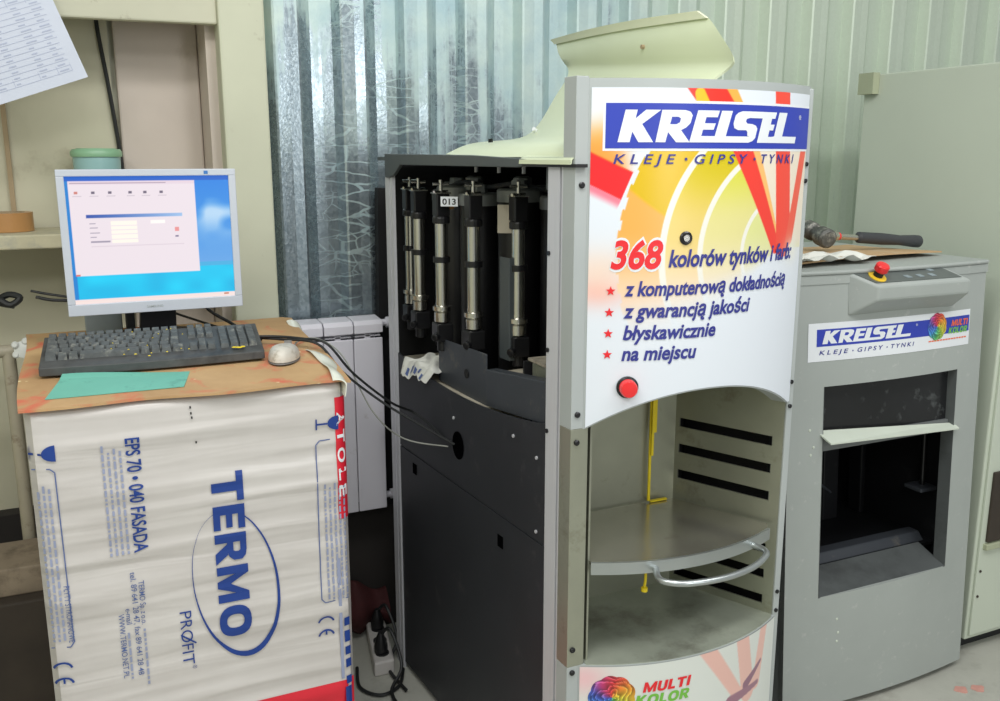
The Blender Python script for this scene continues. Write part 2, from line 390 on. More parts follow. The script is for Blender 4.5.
def star(b, c, r, fn):
    p = [(c[0] + (r if k % 2 == 0 else r * 0.42) * math.sin(k * PI / 5), c[1] + (r if k % 2 == 0 else r * 0.42) * math.cos(k * PI / 5)) for k in range(10)]
    vs = [fn(*c)] + [fn(*q) for q in p]
    return b.add(vs, [(0, 1 + (k + 1) % 10, 1 + k) for k in range(10)])

def _ell(cx, cy, rx, ry, a0=0, a1=360, n=28, e=.82):
    out = []
    for i in range(n + (a1 - a0 != 360)):
        a = math.radians(a0 + (a1 - a0) * i / n); c, d = math.cos(a), math.sin(a)
        out.append((cx + rx * math.copysign(abs(c) ** e, c), cy + ry * math.copysign(abs(d) ** e, d)))
    return out
def _r(x0, y0, x1, y1): return [(x0, y0), (x1, y0), (x1, y1), (x0, y1)]
def _band(o, i): return [[o[k], o[k + 1], i[k + 1], i[k]] for k in range(len(o) - 1)]
_O = _ell(.45, .5, .45, .52); _I = _ell(.45, .5, .20, .28)
CAPS = dict(T=(.80, [_r(0, .78, .80, 1), _r(.27, 0, .53, .78)]), E=(.68, [_r(0, 0, .26, 1), _r(.26, .78, .68, 1), _r(.26, .40, .63, .60), _r(.26, 0, .68, .22)]),
    R=(.80, [_r(0, 0, .26, 1), _r(.26, .80, .50, 1), _r(.26, .38, .50, .58), [(.5, 1), (.5, .80), (.53, .74), (.53, .64), (.5, .58), (.5, .38), (.66, .44), (.76, .58), (.76, .84), (.66, .96)], [(.30, .38), (.55, 0), (.84, 0), (.60, .40)]]),
    M=(1.02, [_r(0, 0, .23, 1), _r(.79, 0, 1.02, 1), [(.23, 1), (.23, .58), (.42, 0), (.51, 0), (.51, .42)], [(.79, 1), (.51, .42), (.51, 0), (.60, 0), (.79, .58)]]),
    O=(.90, _band(_O + _O[:1], _I + _I[:1])), L=(.60, [_r(0, 0, .26, 1), _r(.26, 0, .60, .22)]), I=(.26, [_r(0, 0, .26, 1)]),
    U=(.78, [_r(0, .36, .25, 1), _r(.53, .36, .78, 1)] + _band(_ell(.39, .37, .39, .39, 180, 360, 14), _ell(.39, .37, .14, .17, 180, 360, 14))),
    K=(.80, [_r(0, 0, .26, 1), [(.26, .30), (.26, .64), (.52, 1), (.80, 1), (.47, .55), (.82, 0), (.54, 0), (.33, .38)]]))
def block(b, word, u0, u1, base, cap, fn, shear=0.0, gap=.11):
    tot = sum(CAPS[c][0] for c in word) + gap * (len(word) - 1); k = (u1 - u0) / tot; x = 0
    for c in word:
        for p in CAPS[c][1]: shape(b, [(u0 + (x + a) * k + shear * d * cap, base + d * cap) for a, d in p], fn, 0.01)
        x += CAPS[c][0] + gap
    return b
# the bold slanted wordmark; x runs 0..1 from first foot to last foot, y 0..1
def wordmark(b, fn):
    # key stations (foot positions, measured along the band) -> (x)
    st = lambda x: (x + 0.2106) / 0.4070
    sl = 0.0155                                                    # slant, in band metres
    def P(*pts): return [((st(x) + sl * y / 0.4070), y) for x, y in pts]
    def put(*pts): shape(b, P(*pts), fn, 0.03)
    put((-.2106, 0), (-.1890, 0), (-.1915, 1), (-.2130, 1))                                       # K
    put((-.1915, .36), (-.1735, 0), (-.1465, 0), (-.1760, .56), (-.1490, 1), (-.1765, 1), (-.1915, .72))
    put((-.1425, 0), (-.1240, 0), (-.1255, 1), (-.1470, 1))                                       # R
    put((-.1255, 1), (-.1255, .79), (-.1130, .79), (-.1075, .74), (-.1075, .62), (-.1130, .56), (-.1255, .56), (-.1255, .36), (-.1235, .30), (-.1040, 0), (-.0775, 0), (-.1010, .38), (-.0925, .46), (-.0865, .60), (-.0865, .84), (-.0925, .95), (-.1030, 1))
    put((-.0785, 0), (-.0580, 0), (-.0580, 1), (-.0785, 1))                                       # E
    put((-.0580, 1), (-.0580, .79), (-.0345, .79), (-.0335, 1)); put((-.0580, .60), (-.0580, .40), (-.0360, .40), (-.0350, .60))
    put((-.0580, .20), (-.0580, 0), (.0500, 0), (.0500, .20))
    put((-.0300, .20), (-.0060, .20), (-.0050, 1), (-.0290, 1))                                   # I
    put((.0040, .60), (.0040, .86), (.0090, .95), (.0180, 1), (.1110, 1), (.1100, .79), (.0400, .79), (.0330, .76), (.0320, .68), (.0370, .61), (.0500, .60), (.0600, .55), (.0655, .45), (.0655, .15), (.0600, .05), (.0500, 0), (.0500, .20), (.0440, .22), (.0420, .34), (.0380, .40), (.0180, .40), (.0085, .46))   # S
    put((.0730, 0), (.1000, 0), (.1000, .79), (.0730, .79)); put((.1000, .60), (.1000, .41), (.1110, .41), (.1120, .60))          # E
    put((.1000, .20), (.1000, 0), (.1960, 0), (.1960, .22), (.1440, .22), (.1460, 1), (.1190, 1), (.1180, .22), (.1100, .20))      # L
def rose(name, c, r, fn, parent):
    def pol(u, v):
        a = 2 * PI * u; rr = r * v * (1 + .07 * abs(math.sin(4.5 * a))); return fn(c[0] + rr * math.cos(a), c[1] + rr * math.sin(a))
    wheel = np.array([(226, 60, 60), (196, 60, 120), (70, 90, 190), (60, 140, 210), (80, 176, 110), (150, 190, 70), (240, 206, 60), (246, 150, 50), (226, 60, 60)], float)
    def colr(u, v):
        h = ((u - .30 + .10 * v) % 1.0) * 8; i = h.astype(int) % 8; f = (h - np.floor(h))[:, None]
        base = wheel[i] * (1 - f) + wheel[i + 1] * f
        q = v * 4.2 + .55 * v ** .5 * np.sin(2 * PI * (3 * u + .6 * v)) + .25 * np.sin(2 * PI * (5 * u - v)) + .6
        ly = np.floor(q); ph_ = np.abs(np.sin((u * (3 + ly) + ly * .37) * PI)); k = q - ly
        sh = .55 + .5 * np.clip(k + .35 * ph_ - .1, 0, 1)
        base = base * np.clip(sh, 0, 1.08)[:, None]
        return base + (k > .86)[:, None] * 40
    return colour_grid(name, attr_mat('rose_print', .35), 72, 28, pol, colr, parent, smooth=False)

# ================================================================== THE SETTING
YW = 2.62
floor = struct(B().box(-2.2, 4.6, -2.6, 3.1, -0.06, 0.0).build('floor', 'concrete'))
# back wall: trapezoidal steel sheet from x=0.40 to the right
prof = []; x = 0.44; pitch = 0.188
while x < 4.4:
    prof += [(x, 0.0), (x + 0.030, 0.001), (x + 0.062, 0.0), (x + 0.078, 0.034), (x + 0.084, 0.037), (x + 0.118, 0.035), (x + 0.146, 0.037), (x + 0.152, 0.034)]; x += pitch
b = B(); zs = (0.0, 0.7, 1.4, 2.1, 3.0)
vs = [(px, YW + 0.038 - py + 0.0, z) for z in zs for px, py in prof] ; w = len(prof)
b.add(vs, [(j * w + i, j * w + i + 1, (j + 1) * w + i + 1, (j + 1) * w + i) for j in range(len(zs) - 1) for i in range(w - 1)])
struct(b.build('wall_back', 'galv'))
struct(B().box(0.44, 4.4, YW + 0.042, YW + 0.10, 0, 3.0).build('wall_backing', 'darkwood'))
# left of the sheet: a boarded recess with cream trim
struct(B().box(-1.6, 0.40, 2.86, 2.92, 0, 3.0).build('wall_left', 'cream'))
struct(B().box(-1.6, 0.112, 2.835, 2.86, 0.46, 3.0).build('wall_panel', 'niche_board'))
struct(B().box(0.125, 0.345, 2.825, 2.86, 0.46, 3.0).build('wall_panel_right', 'pinkish', bevel=0.006))
struct(B().box(0.372, 0.492, 2.585, 2.95, 0, 3.0).build('trim_1', 'cream_trim', bevel=0.006))
struct(B().hexa([(-1.6, 2.60, 1.78), (0.373, 2.60, 1.797), (0.373, 2.63, 1.797), (-1.6, 2.63, 1.78)], [(-1.6, 2.60, 3.0), (0.373, 2.60, 3.0), (0.373, 2.63, 3.0), (-1.6, 2.63, 3.0)]).build('trim_2', 'header', bevel=0.005))
struct(B().box(0.346, 0.373, 2.66, 2.86, 0, 3.0).build('trim_3', 'pinkish'))
struct(B().box(-0.166, -0.154, 2.824, 2.836, 1.27, 3.0).build('trim_4', 'tapecore'))
struct(B().box(-1.6, 0.371, 2.78, 2.834, 0, 0.47).build('baseboard_left', 'darkwood'))
struct(B().box(0.493, 2.28, 2.58, 2.618, 0, 0.40).build('baseboard_back', 'darkwood'))
struct(B().box(-1.66, -1.6, -2.6, 3.0, 0, 3.0).build('wall_side', 'cream'))

# ================================================================== COLOUR DISPENSER
C0 = Vector((.809, 1.453)); e2 = Vector((-.06955, .99758)); m2 = Vector((.99758, .06955)); LS = 0.92
def S(t, d, z):
    p = C0 + e2 * t + m2 * d; return (p.x, p.y, z)
CX, HC, SAG, YF = 1.085, .255, .068, 1.455
RR = (HC * HC + SAG * SAG) / (2 * SAG); YC = YF + math.sqrt(RR * RR - HC * HC); AH = math.asin(HC / RR) * RR
def FC(s, z, off=0.0):
    a = s / RR; r = RR + off; return (CX + r * math.sin(a), YC - r * math.cos(a), z)
D = thing('colour_dispenser', (1.07, 1.9, 0), 'tall grey and black paint tinting dispenser with curved printed front and open lid', 'dispenser')
ZT = 1.445
# corner posts (slotted aluminium profile)
pr = [(0, 0), (.018, 0), (.018, .003), (.022, .003), (.022, 0), (.044, 0), (.044, .010), (.050, .010), (.050, 0), (.090, 0), (.090, .005), (.100, .005), (.100, .02), (0, .02)]
B().prism(pr[::-1], 0.0, ZT, lambda t, d, z: S(t, d, z)).build('corner_post', 'alu', D)
pr = [(.868, .0), (.884, 0), (.884, .004), (.890, .004), (.890, 0), (.918, 0), (.918, .008), (.868, .008)]
B().prism(pr[::-1], 0.0, ZT + .01, lambda t, d, z: S(t, d, z)).build('rear_post', 'alu', D)
for px, py in ((.783, 1.60),):
    pass
B().hexa([S(.0445, .006, 0), S(.0495, .006, 0), S(.0495, .009, 0), S(.0445, .009, 0)], [S(.0445, .006, ZT - .002), S(.0495, .006, ZT - .002), S(.0495, .009, ZT - .002), S(.0445, .009, ZT - .002)]).build('slot_shade', 'dark', D)  # dark strip set in the post slot to stand in for its shade
B().hexa([S(.0182, .0015, 0), S(.0218, .0015, 0), S(.0218, .0029, 0), S(.0182, .0029, 0)], [S(.0182, .0015, ZT - .002), S(.0218, .0015, ZT - .002), S(.0218, .0029, ZT - .002), S(.0182, .0029, ZT - .002)]).build('slot_shade', 'greyplate', D)  # grey strip imitating shade in the narrower slot
for t, z in ((.085, 1.093), (.085, .93), (.085, 1.28)):
    B().cyl(S(t, .004, z), S(t, -.003, z), .0045, n=10).build('bolt', 'screw', D)
# black side panels with the seam between them
def side_panel(z0, ztop, name):
    b = B()
    b.slab(24, 1, lambda u, v: S(.10 + .765 * u, 0.004, z0 if v == 0 else ztop(u)), (.0045 * m2.x, .0045 * m2.y, 0))
    return b.build(name, 'black', D)
up = side_panel(.682, lambda u: .940 - .034 * math.sin(PI * u) ** 0.8, 'upper_side_panel')
lo = side_panel(.02, lambda u: .677, 'lower_side_panel')
B().box(0, 1, 0, 1, 0, 1).xf(lambda a, b_, z: S(.10 + .765 * a, .007 + .004 * b_, .672 + .014 * z)).build('seam_strip', 'greyplate', D)
b = B(); b.lathe([(0.0, 0), (.030, 0), (.030, .0012), (0, .0012)], (0, 0, 0), 20); 
b.xf(lambda x, y, z: S(.497 + x, .0038 - z, .782 + y * 1.15)).build('cable_hole', 'hole', up)
for t, z in ((.765, .640), (.285, .618)):
    B().box(-.012, .012, 0, .0012, -.014, .014).xf(lambda a, b_, zz: S(t + a, .0038 - b_, z + zz)).build('hand_slot', 'hole', lo)
for t, z in ((.52, .845), (.227, .880), (.13, .86), (.13, .70)):
    B().cyl(S(t, .004, z), S(t, .0015, z), .004, n=8).build('rivet', 'alu', up)
# hidden shell: right side, back, inner partition, base
B().box(1.338, 1.348, 1.47, 2.46, 0.02, 1.445).build('right_side_panel', 'black', D)
B().box(.80, 1.348, 2.455, 2.465, 0.02, 1.445).build('back_panel', 'inside', D)
B().box(.84, 1.335, 1.716, 1.724, .06, 1.030).build('partition', 'inside', D)
B().box(.83, 1.335, 1.50, 2.45, 0.0, .06).build('plinth', 'black', D)
# base plate of the carousel, dusty
b = B(); b.prism([S(.11, .01, 0)[:2], S(.11, .044, 0)[:2], (.850, 1.72), (1.335, 1.73), (1.335, 2.45), S(.99, .03, 0)[:2], S(.88, .012, 0)[:2], S(.5, .012, 0)[:2]], .888, .900)
b.build('base_plate', 'beige', D)
b = B(); b.cyl((1.10, 2.11, .90), (1.10, 2.11, .935), .26, n=40); b.build('turntable', 'inside', D, smooth=True)
# grey baffle plates in front of the carousel
def plate(t0, t1, d, d1, z0a, z0b, z1a, z1b, name, th=.004, m='greyplate'):
    lo_ = [S(t0, d, z0a), S(t1, d1, z0b), S(t1, d1 + th, z0b), S(t0, d + th, z0a)]
    hi_ = [S(t0, d, z1a), S(t1, d1, z1b), S(t1, d1 + th, z1b), S(t0, d + th, z1a)]
    return B().hexa(lo_, hi_).build(name, m, D, bevel=.002)
p1 = plate(.40, .66, .030, .030, .895, .905, 1.021, 1.015, 'baffle_plate')
B().lathe([(0, 0), (.011, 0), (.011, .0015), (0, .0015)], (0, 0, 0), 16).xf(lambda x, y, z: S(.50 + x, .0295 - z, .955 + y)).build('round_hole', 'inside', p1)
B().hexa([S(.385, .020, .905), S(.12, .016, .93), S(.12, .044, .93), S(.385, .05, .905)], [S(.385, .020, .990), S(.12, .016, 1.02), S(.12, .044, 1.02), S(.385, .05, .990)]).build('front_trough', 'greyplate', D, bevel=.002)
B().hexa([S(.38, .05, .975), S(.29, .05, .985), S(.29, .30, .985), S(.38, .30, .975)], [S(.38, .05, .983), S(.29, .05, .993), S(.29, .30, .993), S(.38, .30, .983)]).build('trough_cover', 'beige', D)
plate(.395, .440, .085, .085, 1.0, 1.0, 1.236, 1.236, 'angle_bracket', .003, 'topframe')
plate(.392, .395, .085, .085, 1.0, 1.0, 1.236, 1.236, 'bracket_lip', .03, 'topframe')
# pumps on the front of the carousel
PUMP = [(.822, 2.395), (.807, 2.283), (.797, 2.093), (.830, 1.970), (.892, 1.858)]
def pump(x, y):
    dx, dy = (1.16 - x), (2.13 - y); n = math.hypot(dx, dy); dx /= n; dy /= n
    t = B().cyl((x, y, 1.09), (x, y, 1.325), .0155, n=20).build('pump', 'steel', D, smooth=True)
    b = B().lathe([(.014, 1.055), (.020, 1.060), (.020, 1.082), (.017, 1.084), (.0235, 1.088), (.0235, 1.098), (.0165, 1.100), (.0165, 1.108)], (x, y, 0), 12)
    b.build('hex_collar', 'steel', t, smooth=True)
    b = B().box(x - .021, x + .021, y - .021, y + .021, 1.010, 1.056); b.cyl((x, y, .985), (x, y, 1.012), .014, n=12)
    b.cyl((x, y - .0, 1.030), (x - .030, y - .020, 1.022), .010, n=10)
    b.build('valve_block', 'blackplastic', t, bevel=.003)
    B().cyl((x, y, 1.206), (x, y, 1.220), .021, n=20).build('tube_clip', 'blackplastic', t, smooth=True)
    b = B().box(x - .017, x + .017, y - .017, y + .017, 1.318, 1.372); b.lathe([(.021, 1.300), (.021, 1.316), (.014, 1.322)], (x, y, 0), 16)
    b.build('drive_block', 'blackplastic', t, bevel=.003)
    b = B().cyl((x - .022, y - .012, 1.376), (x + .022, y + .012, 1.376), .0035, n=8); b.box(x - .019, x + .019, y - .019, y + .019, 1.3715, 1.3745)
    b.cyl((x, y, 1.374), (x, y, 1.404), .0045, n=10); b.cyl((x - .019, y + .004, 1.394), (x + .019, y - .004, 1.394), .0038, n=8)
    b.build('drive_spindle', 'steel', t, smooth=True)
    return t
for px_, py_ in PUMP: pump(px_, py_)
# colourant canisters behind the pumps
CAN = [(.935, 2.375, 0), (.900, 2.245, 1), (.905, 2.105, 0), (.945, 1.965, 1), (1.010, 1.870, 0), (1.135, 1.800, 1), (1.03, 2.01, 0), (1.12, 1.95, 1), (1.25, 1.83, 0)]
for x, y, kind in CAN:
    h = 1.345 + .014 * kind
    c = B().lathe([(.048, .936), (.050, .94), (.050, h - .01), (.047, h)], (x, y, 0), 28).build('canister', 'canister', D, smooth=True)
    b = B().lathe([(.053, h - .004), (.053, h + .022), (.049, h + .026), (.030, h + .027)], (x, y, 0), 28)
    b.lathe([(.020, h + .026), (.018, h + .046)], (x, y, 0), 6)
    b.build('canister_lid', 'canlid', c, smooth=True)
NPX, NPY = .800, 2.046
NP = lambda u, v, o=0.0: (NPX + u * .80 - .6 * o, NPY - u * .6 - .8 * o, v)
np_ = B().slab(1, 1, lambda u, v: NP(-.021 + .042 * u, 1.343 + .023 * v), (.001, .0012, 0)).build('number_plate', 'white', D)
b = B(); text(b, '013', -.0165, .0165, 1.3475, .0135, lambda u, v: NP(u, v, .0008), .02); b.build('lettering', 'dark', np_)
B().slab(1, 1, lambda u, v: (.880 + .028 * u, 1.945 - .02 * u, 1.285 + .065 * v), (.001, .001, 0)).build('pale_label', 'beige', D)
for x_, y_, z_ in ((.98, 2.02, 1.378), (1.06, 1.90, 1.374), (.93, 2.20, 1.376), (1.14, 1.85, 1.378)):
    b = B(); b.lathe([(.030, 0), (.030, .010), (.024, .012), (.024, .030), (.016, .034)], (x_, y_, z_), 8); b.build('stirrer_cap', 'canlid', D)
B().tube([(.87, 2.30, 1.37), (.90, 2.20, 1.395), (.92, 2.10, 1.385), (.95, 2.00, 1.395), (1.0, 1.92, 1.38)], .006, 8, 5).build('air_hose', 'greyplate', D, smooth=True)
B().box(.835, .855, 2.15, 2.17, 1.33, 1.35).build('brass_fitting', 'tape', D, bevel=.003)

# upper cross bars and roof plate
b = B(); b.prism([S(0, 0, 0)[:2], S(0, .02, 0)[:2], (1.335, 1.47), (1.335, 2.46), S(.97, 0, 0)[:2]][::-1], 1.448, 1.458); b.build('top_plate', 'topframe', D)
pr = [(0.02, 1.443), (.16, 1.443), (.20, 1.438), (.80, 1.438), (.845, 1.412), (.875, 1.405), (.905, 1.405), (.905, 1.466), (.40, 1.462), (.02, 1.450)]
B().prism(pr, 0, .010, lambda t, z, d: S(t, d - .006, z)).build('top_frame_rail', 'topframe', D, bevel=.002)
B().hexa([S(-.01, -.006, 1.440), S(.18, -.006, 1.440), S(.18, .02, 1.440), S(-.01, .02, 1.440)], [S(-.01, -.006, 1.446), S(.18, -.006, 1.446), S(.18, .02, 1.446), S(-.01, .02, 1.446)]).build('gasket', 'dark', D)
B().hexa([S(.10, .03, 1.395), S(.15, .03, 1.395), S(.15, .09, 1.395), S(.10, .09, 1.395)], [S(.10, .03, 1.44), S(.15, .03, 1.44), S(.15, .09, 1.44), S(.10, .09, 1.44)]).build('motor_housing', 'topframe', D, bevel=.003)
for t in (.23, .34, .46, .58, .70):
    B().cyl(S(t, .16, 1.42), S(t, .16, 1.437), .005, n=8).build('roof_pin', 'alu', D)
# opened lid: a moulded skirt that sweeps up from the left edge into an upright rim
back = [(.775, 2.00, 1.464), (.82, 2.01, 1.482), (.869, 2.02, 1.492), (.987, 2.05, 1.503), (1.051, 2.08, 1.535), (1.118, 2.12, 1.605), (1.177, 2.16, 1.664), (1.190, 2.20, 1.700), (1.195, 2.24, 1.735), (1.195, 2.28, 1.764)]
front = [(.812, 1.492, 1.449), (.82, 1.494, 1.47), (.84, 1.496, 1.485), (.92, 1.50, 1.50), (1.0, 1.51, 1.53), (1.10, 1.52, 1.58), (1.18, 1.535, 1.620), (1.2, 1.518, 1.652), (1.2, 1.575, 1.712), (1.2, 1.64, 1.752)]
def crom(P, k):
    i = min(int(k), len(P) - 2); t = k - i; a, b_, c, d = (Vector(P[max(0, min(len(P) - 1, j))]) for j in (i - 1, i, i + 1, i + 2))
    return 0.5 * ((2 * b_) + (c - a) * t + (2 * a - 5 * b_ + 4 * c - d) * t * t + (3 * b_ - a - 3 * c + d) * t ** 3)
def lidf(u, v):
    k = v * (len(back) - 1); r = crom(back, k).lerp(crom(front, k), u)
    sag = math.sin(PI * u); bow = .020 * sag * max(0, v - .55) + .010 * max(0, math.sin(PI * (v - .74) / .2)) * (0 < v - .74 < .2)
    return (r.x - bow, r.y, r.z + .006 * sag * (v > .85) * (v - .85) / .15)
lid = B().slab(18, 36, lidf, (.003, 0, -.0035)).build('lid', 'lid', D, smooth=True)
b = B().slab(18, 4, lambda u, v: (lambda p: (p[0] - .006 - .003 * v, p[1], p[2]))(lidf(u, .94 + .06 * v)), (.005, 0, .001)); b.build('lid_rim', 'lidrim', lid, smooth=True)
b = B().slab(16, 5, lambda u, v: (lambda p: (p[0], p[1], p[2]))(S(.19 - .20 * u if False else (.005 + .185 * u), -.0075 + .030 * v * v, 1.445 + .018 * v ** .5)), (.003, 0, 0)); b.build('lid_skirt', 'lid', lid)
B().box(-.016, .016, -.002, .002, -.004, .004).xf(lambda a, b_, z: (.845 + a * .1, 1.905 + a, 1.4935 + z)).build('lid_catch', 'dark', lid)
for y_, z_ in ((2.08, 1.513),): B().cyl((1.02, 2.03, 1.520), (1.012, 2.027, 1.524), .005, n=10).build('lid_rivet', 'white', lid)
B().cyl((1.185, 1.819, 1.699), (1.176, 1.819, 1.699), .005, n=10).build('lid_screw', 'tapecore', lid)
# ---- curved printed head
def cut(s):
    k = s / .255
    return .953 + .072 * max(0, (1 - abs(k + 0.03) ** 2.1)) 
ZP = 1.578
head = B().slab(40, 12, lambda u, v: (lambda s: FC(s, (cut(s) - .003) + (1.597 - cut(s)) * v))(-AH + 2 * AH * u), lambda u, v: Vector(FC(-AH + 2 * AH * u, 0, -.032)) - Vector(FC(-AH + 2 * AH * u, 0, 0)))
head = head.build('front_head', 'grey', D, smooth=True)
for z0_, z1_, mm in ((0, .4585, 'grey'), (.4585, .9545, 'bay'), (.9545, 1.597, 'grey')):
    B().box(.8085, .846 if mm == 'bay' else .834, 1.452, 1.492, z0_, z1_).xf(lambda x, y, z: (x + -.0697 * (y - 1.453), y, z)).build('front_strip', mm, D, bevel=.001)
B().box(1.330, 1.346, 1.452, 1.492, 0, 1.590).build('right_edge_strip', 'grey', D, bevel=.002)
SL, SR = -.2575, .2585
def smooth(a, b_, x): t = np.clip((x - a) / (b_ - a), 0, 1); return t * t * (3 - 2 * t)
def stripe(s, z, p0, p1, w0, w1):                       # tapered stripe mask, from p0 to p1
    (a, b_), (c, d) = p0, p1; L2 = (c - a) ** 2 + (d - b_) ** 2
    t = np.clip(((s - a) * (c - a) + (z - b_) * (d - b_)) / L2, -.2, 1.0); w = w0 + (w1 - w0) * t
    dist = np.hypot(s - a - t * (c - a), z - b_ - t * (d - b_)); return 1 - smooth(w - .0010, w + .0010, dist)
def panel_colours(u, v):
    s = SL + (SR - SL) * u; c0 = np.array([cut(q) for q in s]); z = c0 + (ZP - c0) * v
    col = np.ones((len(s), 3)) * np.array((226, 232, 240.))
    def over(mask, rgb):
        nonlocal col
        col = col * (1 - mask[:, None]) + np.array(rgb, float) * mask[:, None]
    # warm haze of the print at the left edge
    over(.75 * np.exp(-((s + .235) / .035) ** 2 - ((z - 1.485) / .035) ** 2), (255, 170, 70))
    over(.60 * np.exp(-((s + .24) / .06) ** 2 - ((z - 1.215) / .028) ** 2), (250, 170, 150))
    over(.5 * np.exp(-((s + .24) / .08) ** 2 - ((z - 1.255) / .04) ** 2), (250, 205, 170))
    # fan of colour chips
    r = np.hypot(s - .155, z - 1.28); ang = np.degrees(np.arctan2(z - 1.28, -(s - .155)))      # 0 = level left, 90 = up
    rag = .361 + .0022 * np.sign(np.sin(ang * 1.0 + 2 * np.sin(ang * .13)))
    fade = smooth(1.205, 1.335, z)
    below = smooth(1.11, 1.24, z)
    t1 = (1 - smooth(rag - .001, rag + .001, r)) * smooth(-35, -10, ang)
    upper = smooth(14, 15.5, ang - (r - .28) * 60)[:, None]
    ring1 = np.array((222, 184, 18.)) * upper + np.array((244, 176, 86.)) * (1 - upper)
    ring1 = ring1 * fade[:, None] + np.array((246, 212, 176.)) * (1 - fade[:, None])
    warm = smooth(1.33, 1.47, z)[:, None]
    ring2 = np.array((210, 190, 20.)) * warm + np.array((232, 206, 120.)) * (1 - warm)
    ring2 = ring2 * fade[:, None] + np.array((244, 220, 190.)) * (1 - fade[:, None])
    ring3 = np.array((214, 214, 60.)) * warm + np.array((228, 220, 150.)) * (1 - warm)
    ring3 = ring3 * fade[:, None] + np.array((240, 226, 205.)) * (1 - fade[:, None])
    inner = np.array((222, 224, 150.)) * fade[:, None] + np.array((236, 228, 214.)) * (1 - fade[:, None])
    fan = ring1.copy()
    for lim, c_ in ((.272, ring2), (.196, ring3), (.100, inner)):
        k = (1 - smooth(lim - .001, lim + .001, r))[:, None]; fan = fan * (1 - k) + c_ * k
    for lim, wd_ in ((.277, .0062), (.201, .0055), (.104, .0045)):
        k = (1 - smooth(wd_ - .001, wd_ + .001, np.abs(r - lim)))[:, None]; fan = fan * (1 - k) + np.array((238, 236, 226.)) * k
    zlim = 1 - smooth(1.469, 1.471, z)
    m = (t1 * below * zlim)[:, None]; col = col * (1 - m) + fan * m
    # the pale ground right of the fan with warm edges
    rb = smooth(-.0005, .0005, (s - (.03 + (1.47 - z) * .62))) * smooth(1.27, 1.30, z) * zlim
    over(rb, (238, 226, 206))
    # red rays meeting low at the right
    top = smooth(1.5555, 1.5565, z)
    over(.9 * stripe(s, z, (-.006, 1.585), (.020, 1.545), .018, .018), (250, 170, 60))
    over(stripe(s, z, (-.062, 1.60), (.020, 1.50), .032, .030), (235, 56, 44))
    over(.8 * stripe(s, z, (.071, 1.475), (.150, 1.30), .010, .010), (250, 180, 90))
    over(stripe(s, z, (.036, 1.48), (.150, 1.285), .022, .012), (240, 66, 54))
    over(stripe(s, z, (.142, 1.60), (.178, 1.29), .024, .026), (242, 78, 60))
    over(stripe(s, z, (.246, 1.49), (.200, 1.30), .013, .014), (240, 96, 72))
    over(stripe(s, z, (-.058, 1.566), (-.052, 1.55), .011, .014), (244, 190, 40))
    over(.9 * np.exp(-((s - .215) / .030) ** 2 - ((z - 1.275) / .024) ** 2), (236, 236, 226))
    # red and pink bars at the left
    q = z - (1.4705 - (s + .262) * .474); inb = (1 - smooth(-.001, .001, s + .1990 - (z - 1.388) * .42))
    over(smooth(-.060, -.058, q) * (1 - smooth(-.001, .001, q)) * inb, (238, 44, 48))
    over(smooth(-.082, -.064, q) * (1 - smooth(-.060, -.058, q)) * inb, (240, 130, 150))
    over((smooth(-.004, .0, q) * np.exp(-((q - .0) / .035) ** 2) * (1 - smooth(1.51, 1.54, z)))[:] * (1 - smooth(-.215, -.17, s)) * .8, (252, 150, 50))
    return col
colour_grid('printed_sheet', attr_mat('front_print', .30), 300, 300, lambda u, v: (lambda s: FC(s, cut(s) + (ZP - cut(s)) * v, .0012))(SL + (SR - SL) * u), panel_colours, head)
F1 = lambda o: (lambda s, z: FC(s, z, o))
bn = B(); rect(bn, -.2365, .2585, 1.4690, 1.5560, F1(.0016), 30); bn.build('banner_border', 'white', head, smooth=True)
bn = B(); rect(bn, -.2321, .2585, 1.4733, 1.5515, F1(.0020), 30); bn.build('banner', 'blue', head, smooth=True)
b = B(); wordmark(b, lambda x, y: FC(-.2106 + .4070 * x, 1.4840 + .0560 * y, .0025)); b.build('wordmark', 'white', head)
b = B(); text(b, '®', .208, .218, 1.529, .008, F1(.0025)); b.build('lettering', 'white', head)
b = B()
for wd_, s0, s1 in (('KLEJE', -.2172, -.1031), ('GIPSY', -.0657, .0520), ('TYNKI', .0877, .1960)):
    text(b, wd_, s0, s1, 1.4465, .0165, F1(.0024), .012, .22, 1.55)
ring(b, (-.0830, 1.4545), 0, .0028, 0, 2 * PI, F1(.0024), 10); ring(b, (.070, 1.4545), 0, .0028, 0, 2 * PI, F1(.0024), 10)
b.build('tagline', 'navy', head)
b = B(); text(b, '368', -.2195, -.1180, 1.2575, .0530, F1(.0018), .062, .20); b.build('number_outline', 'white', head)
b = B(); text(b, '368', -.2175, -.1205, 1.2595, .0490, F1(.0024), .030, .20); b.build('number', 'red', head)
b = B(); 
for body, s0, s1, z_, c_ in (('kolorów tynków i farb:', -.109, .2130, 1.2608, .0305), ('z komputerową dokładnością', -.1906, .1930, 1.2085, .0265), ('z gwarancją jakości', -.1914, .0795, 1.1675, .0265), ('błyskawicznie', -.1912, -.0039, 1.1265, .0262), ('na miejscu', -.193, -.0444, 1.0870, .0262)):
    text(b, body, s0, s1, z_, c_, F1(.0024), .028, .22)
b.build('slogan', 'navy', head)
b = B()
for s_, z_ in ((-.2159, 1.2176), (-.2176, 1.1776), (-.2185, 1.1381), (-.2194, 1.0983)): star(b, (s_, z_), .0095, F1(.0024))
b.build('star_bullet', 'red', head)
def onface(s, z, lat=0.0):                                       # local frame on the curved face
    p = Vector(FC(s, z)); n = Vector((math.sin(s / RR), -math.cos(s / RR), 0)); return p, n
p, n = onface(-.1801, 1.0355)
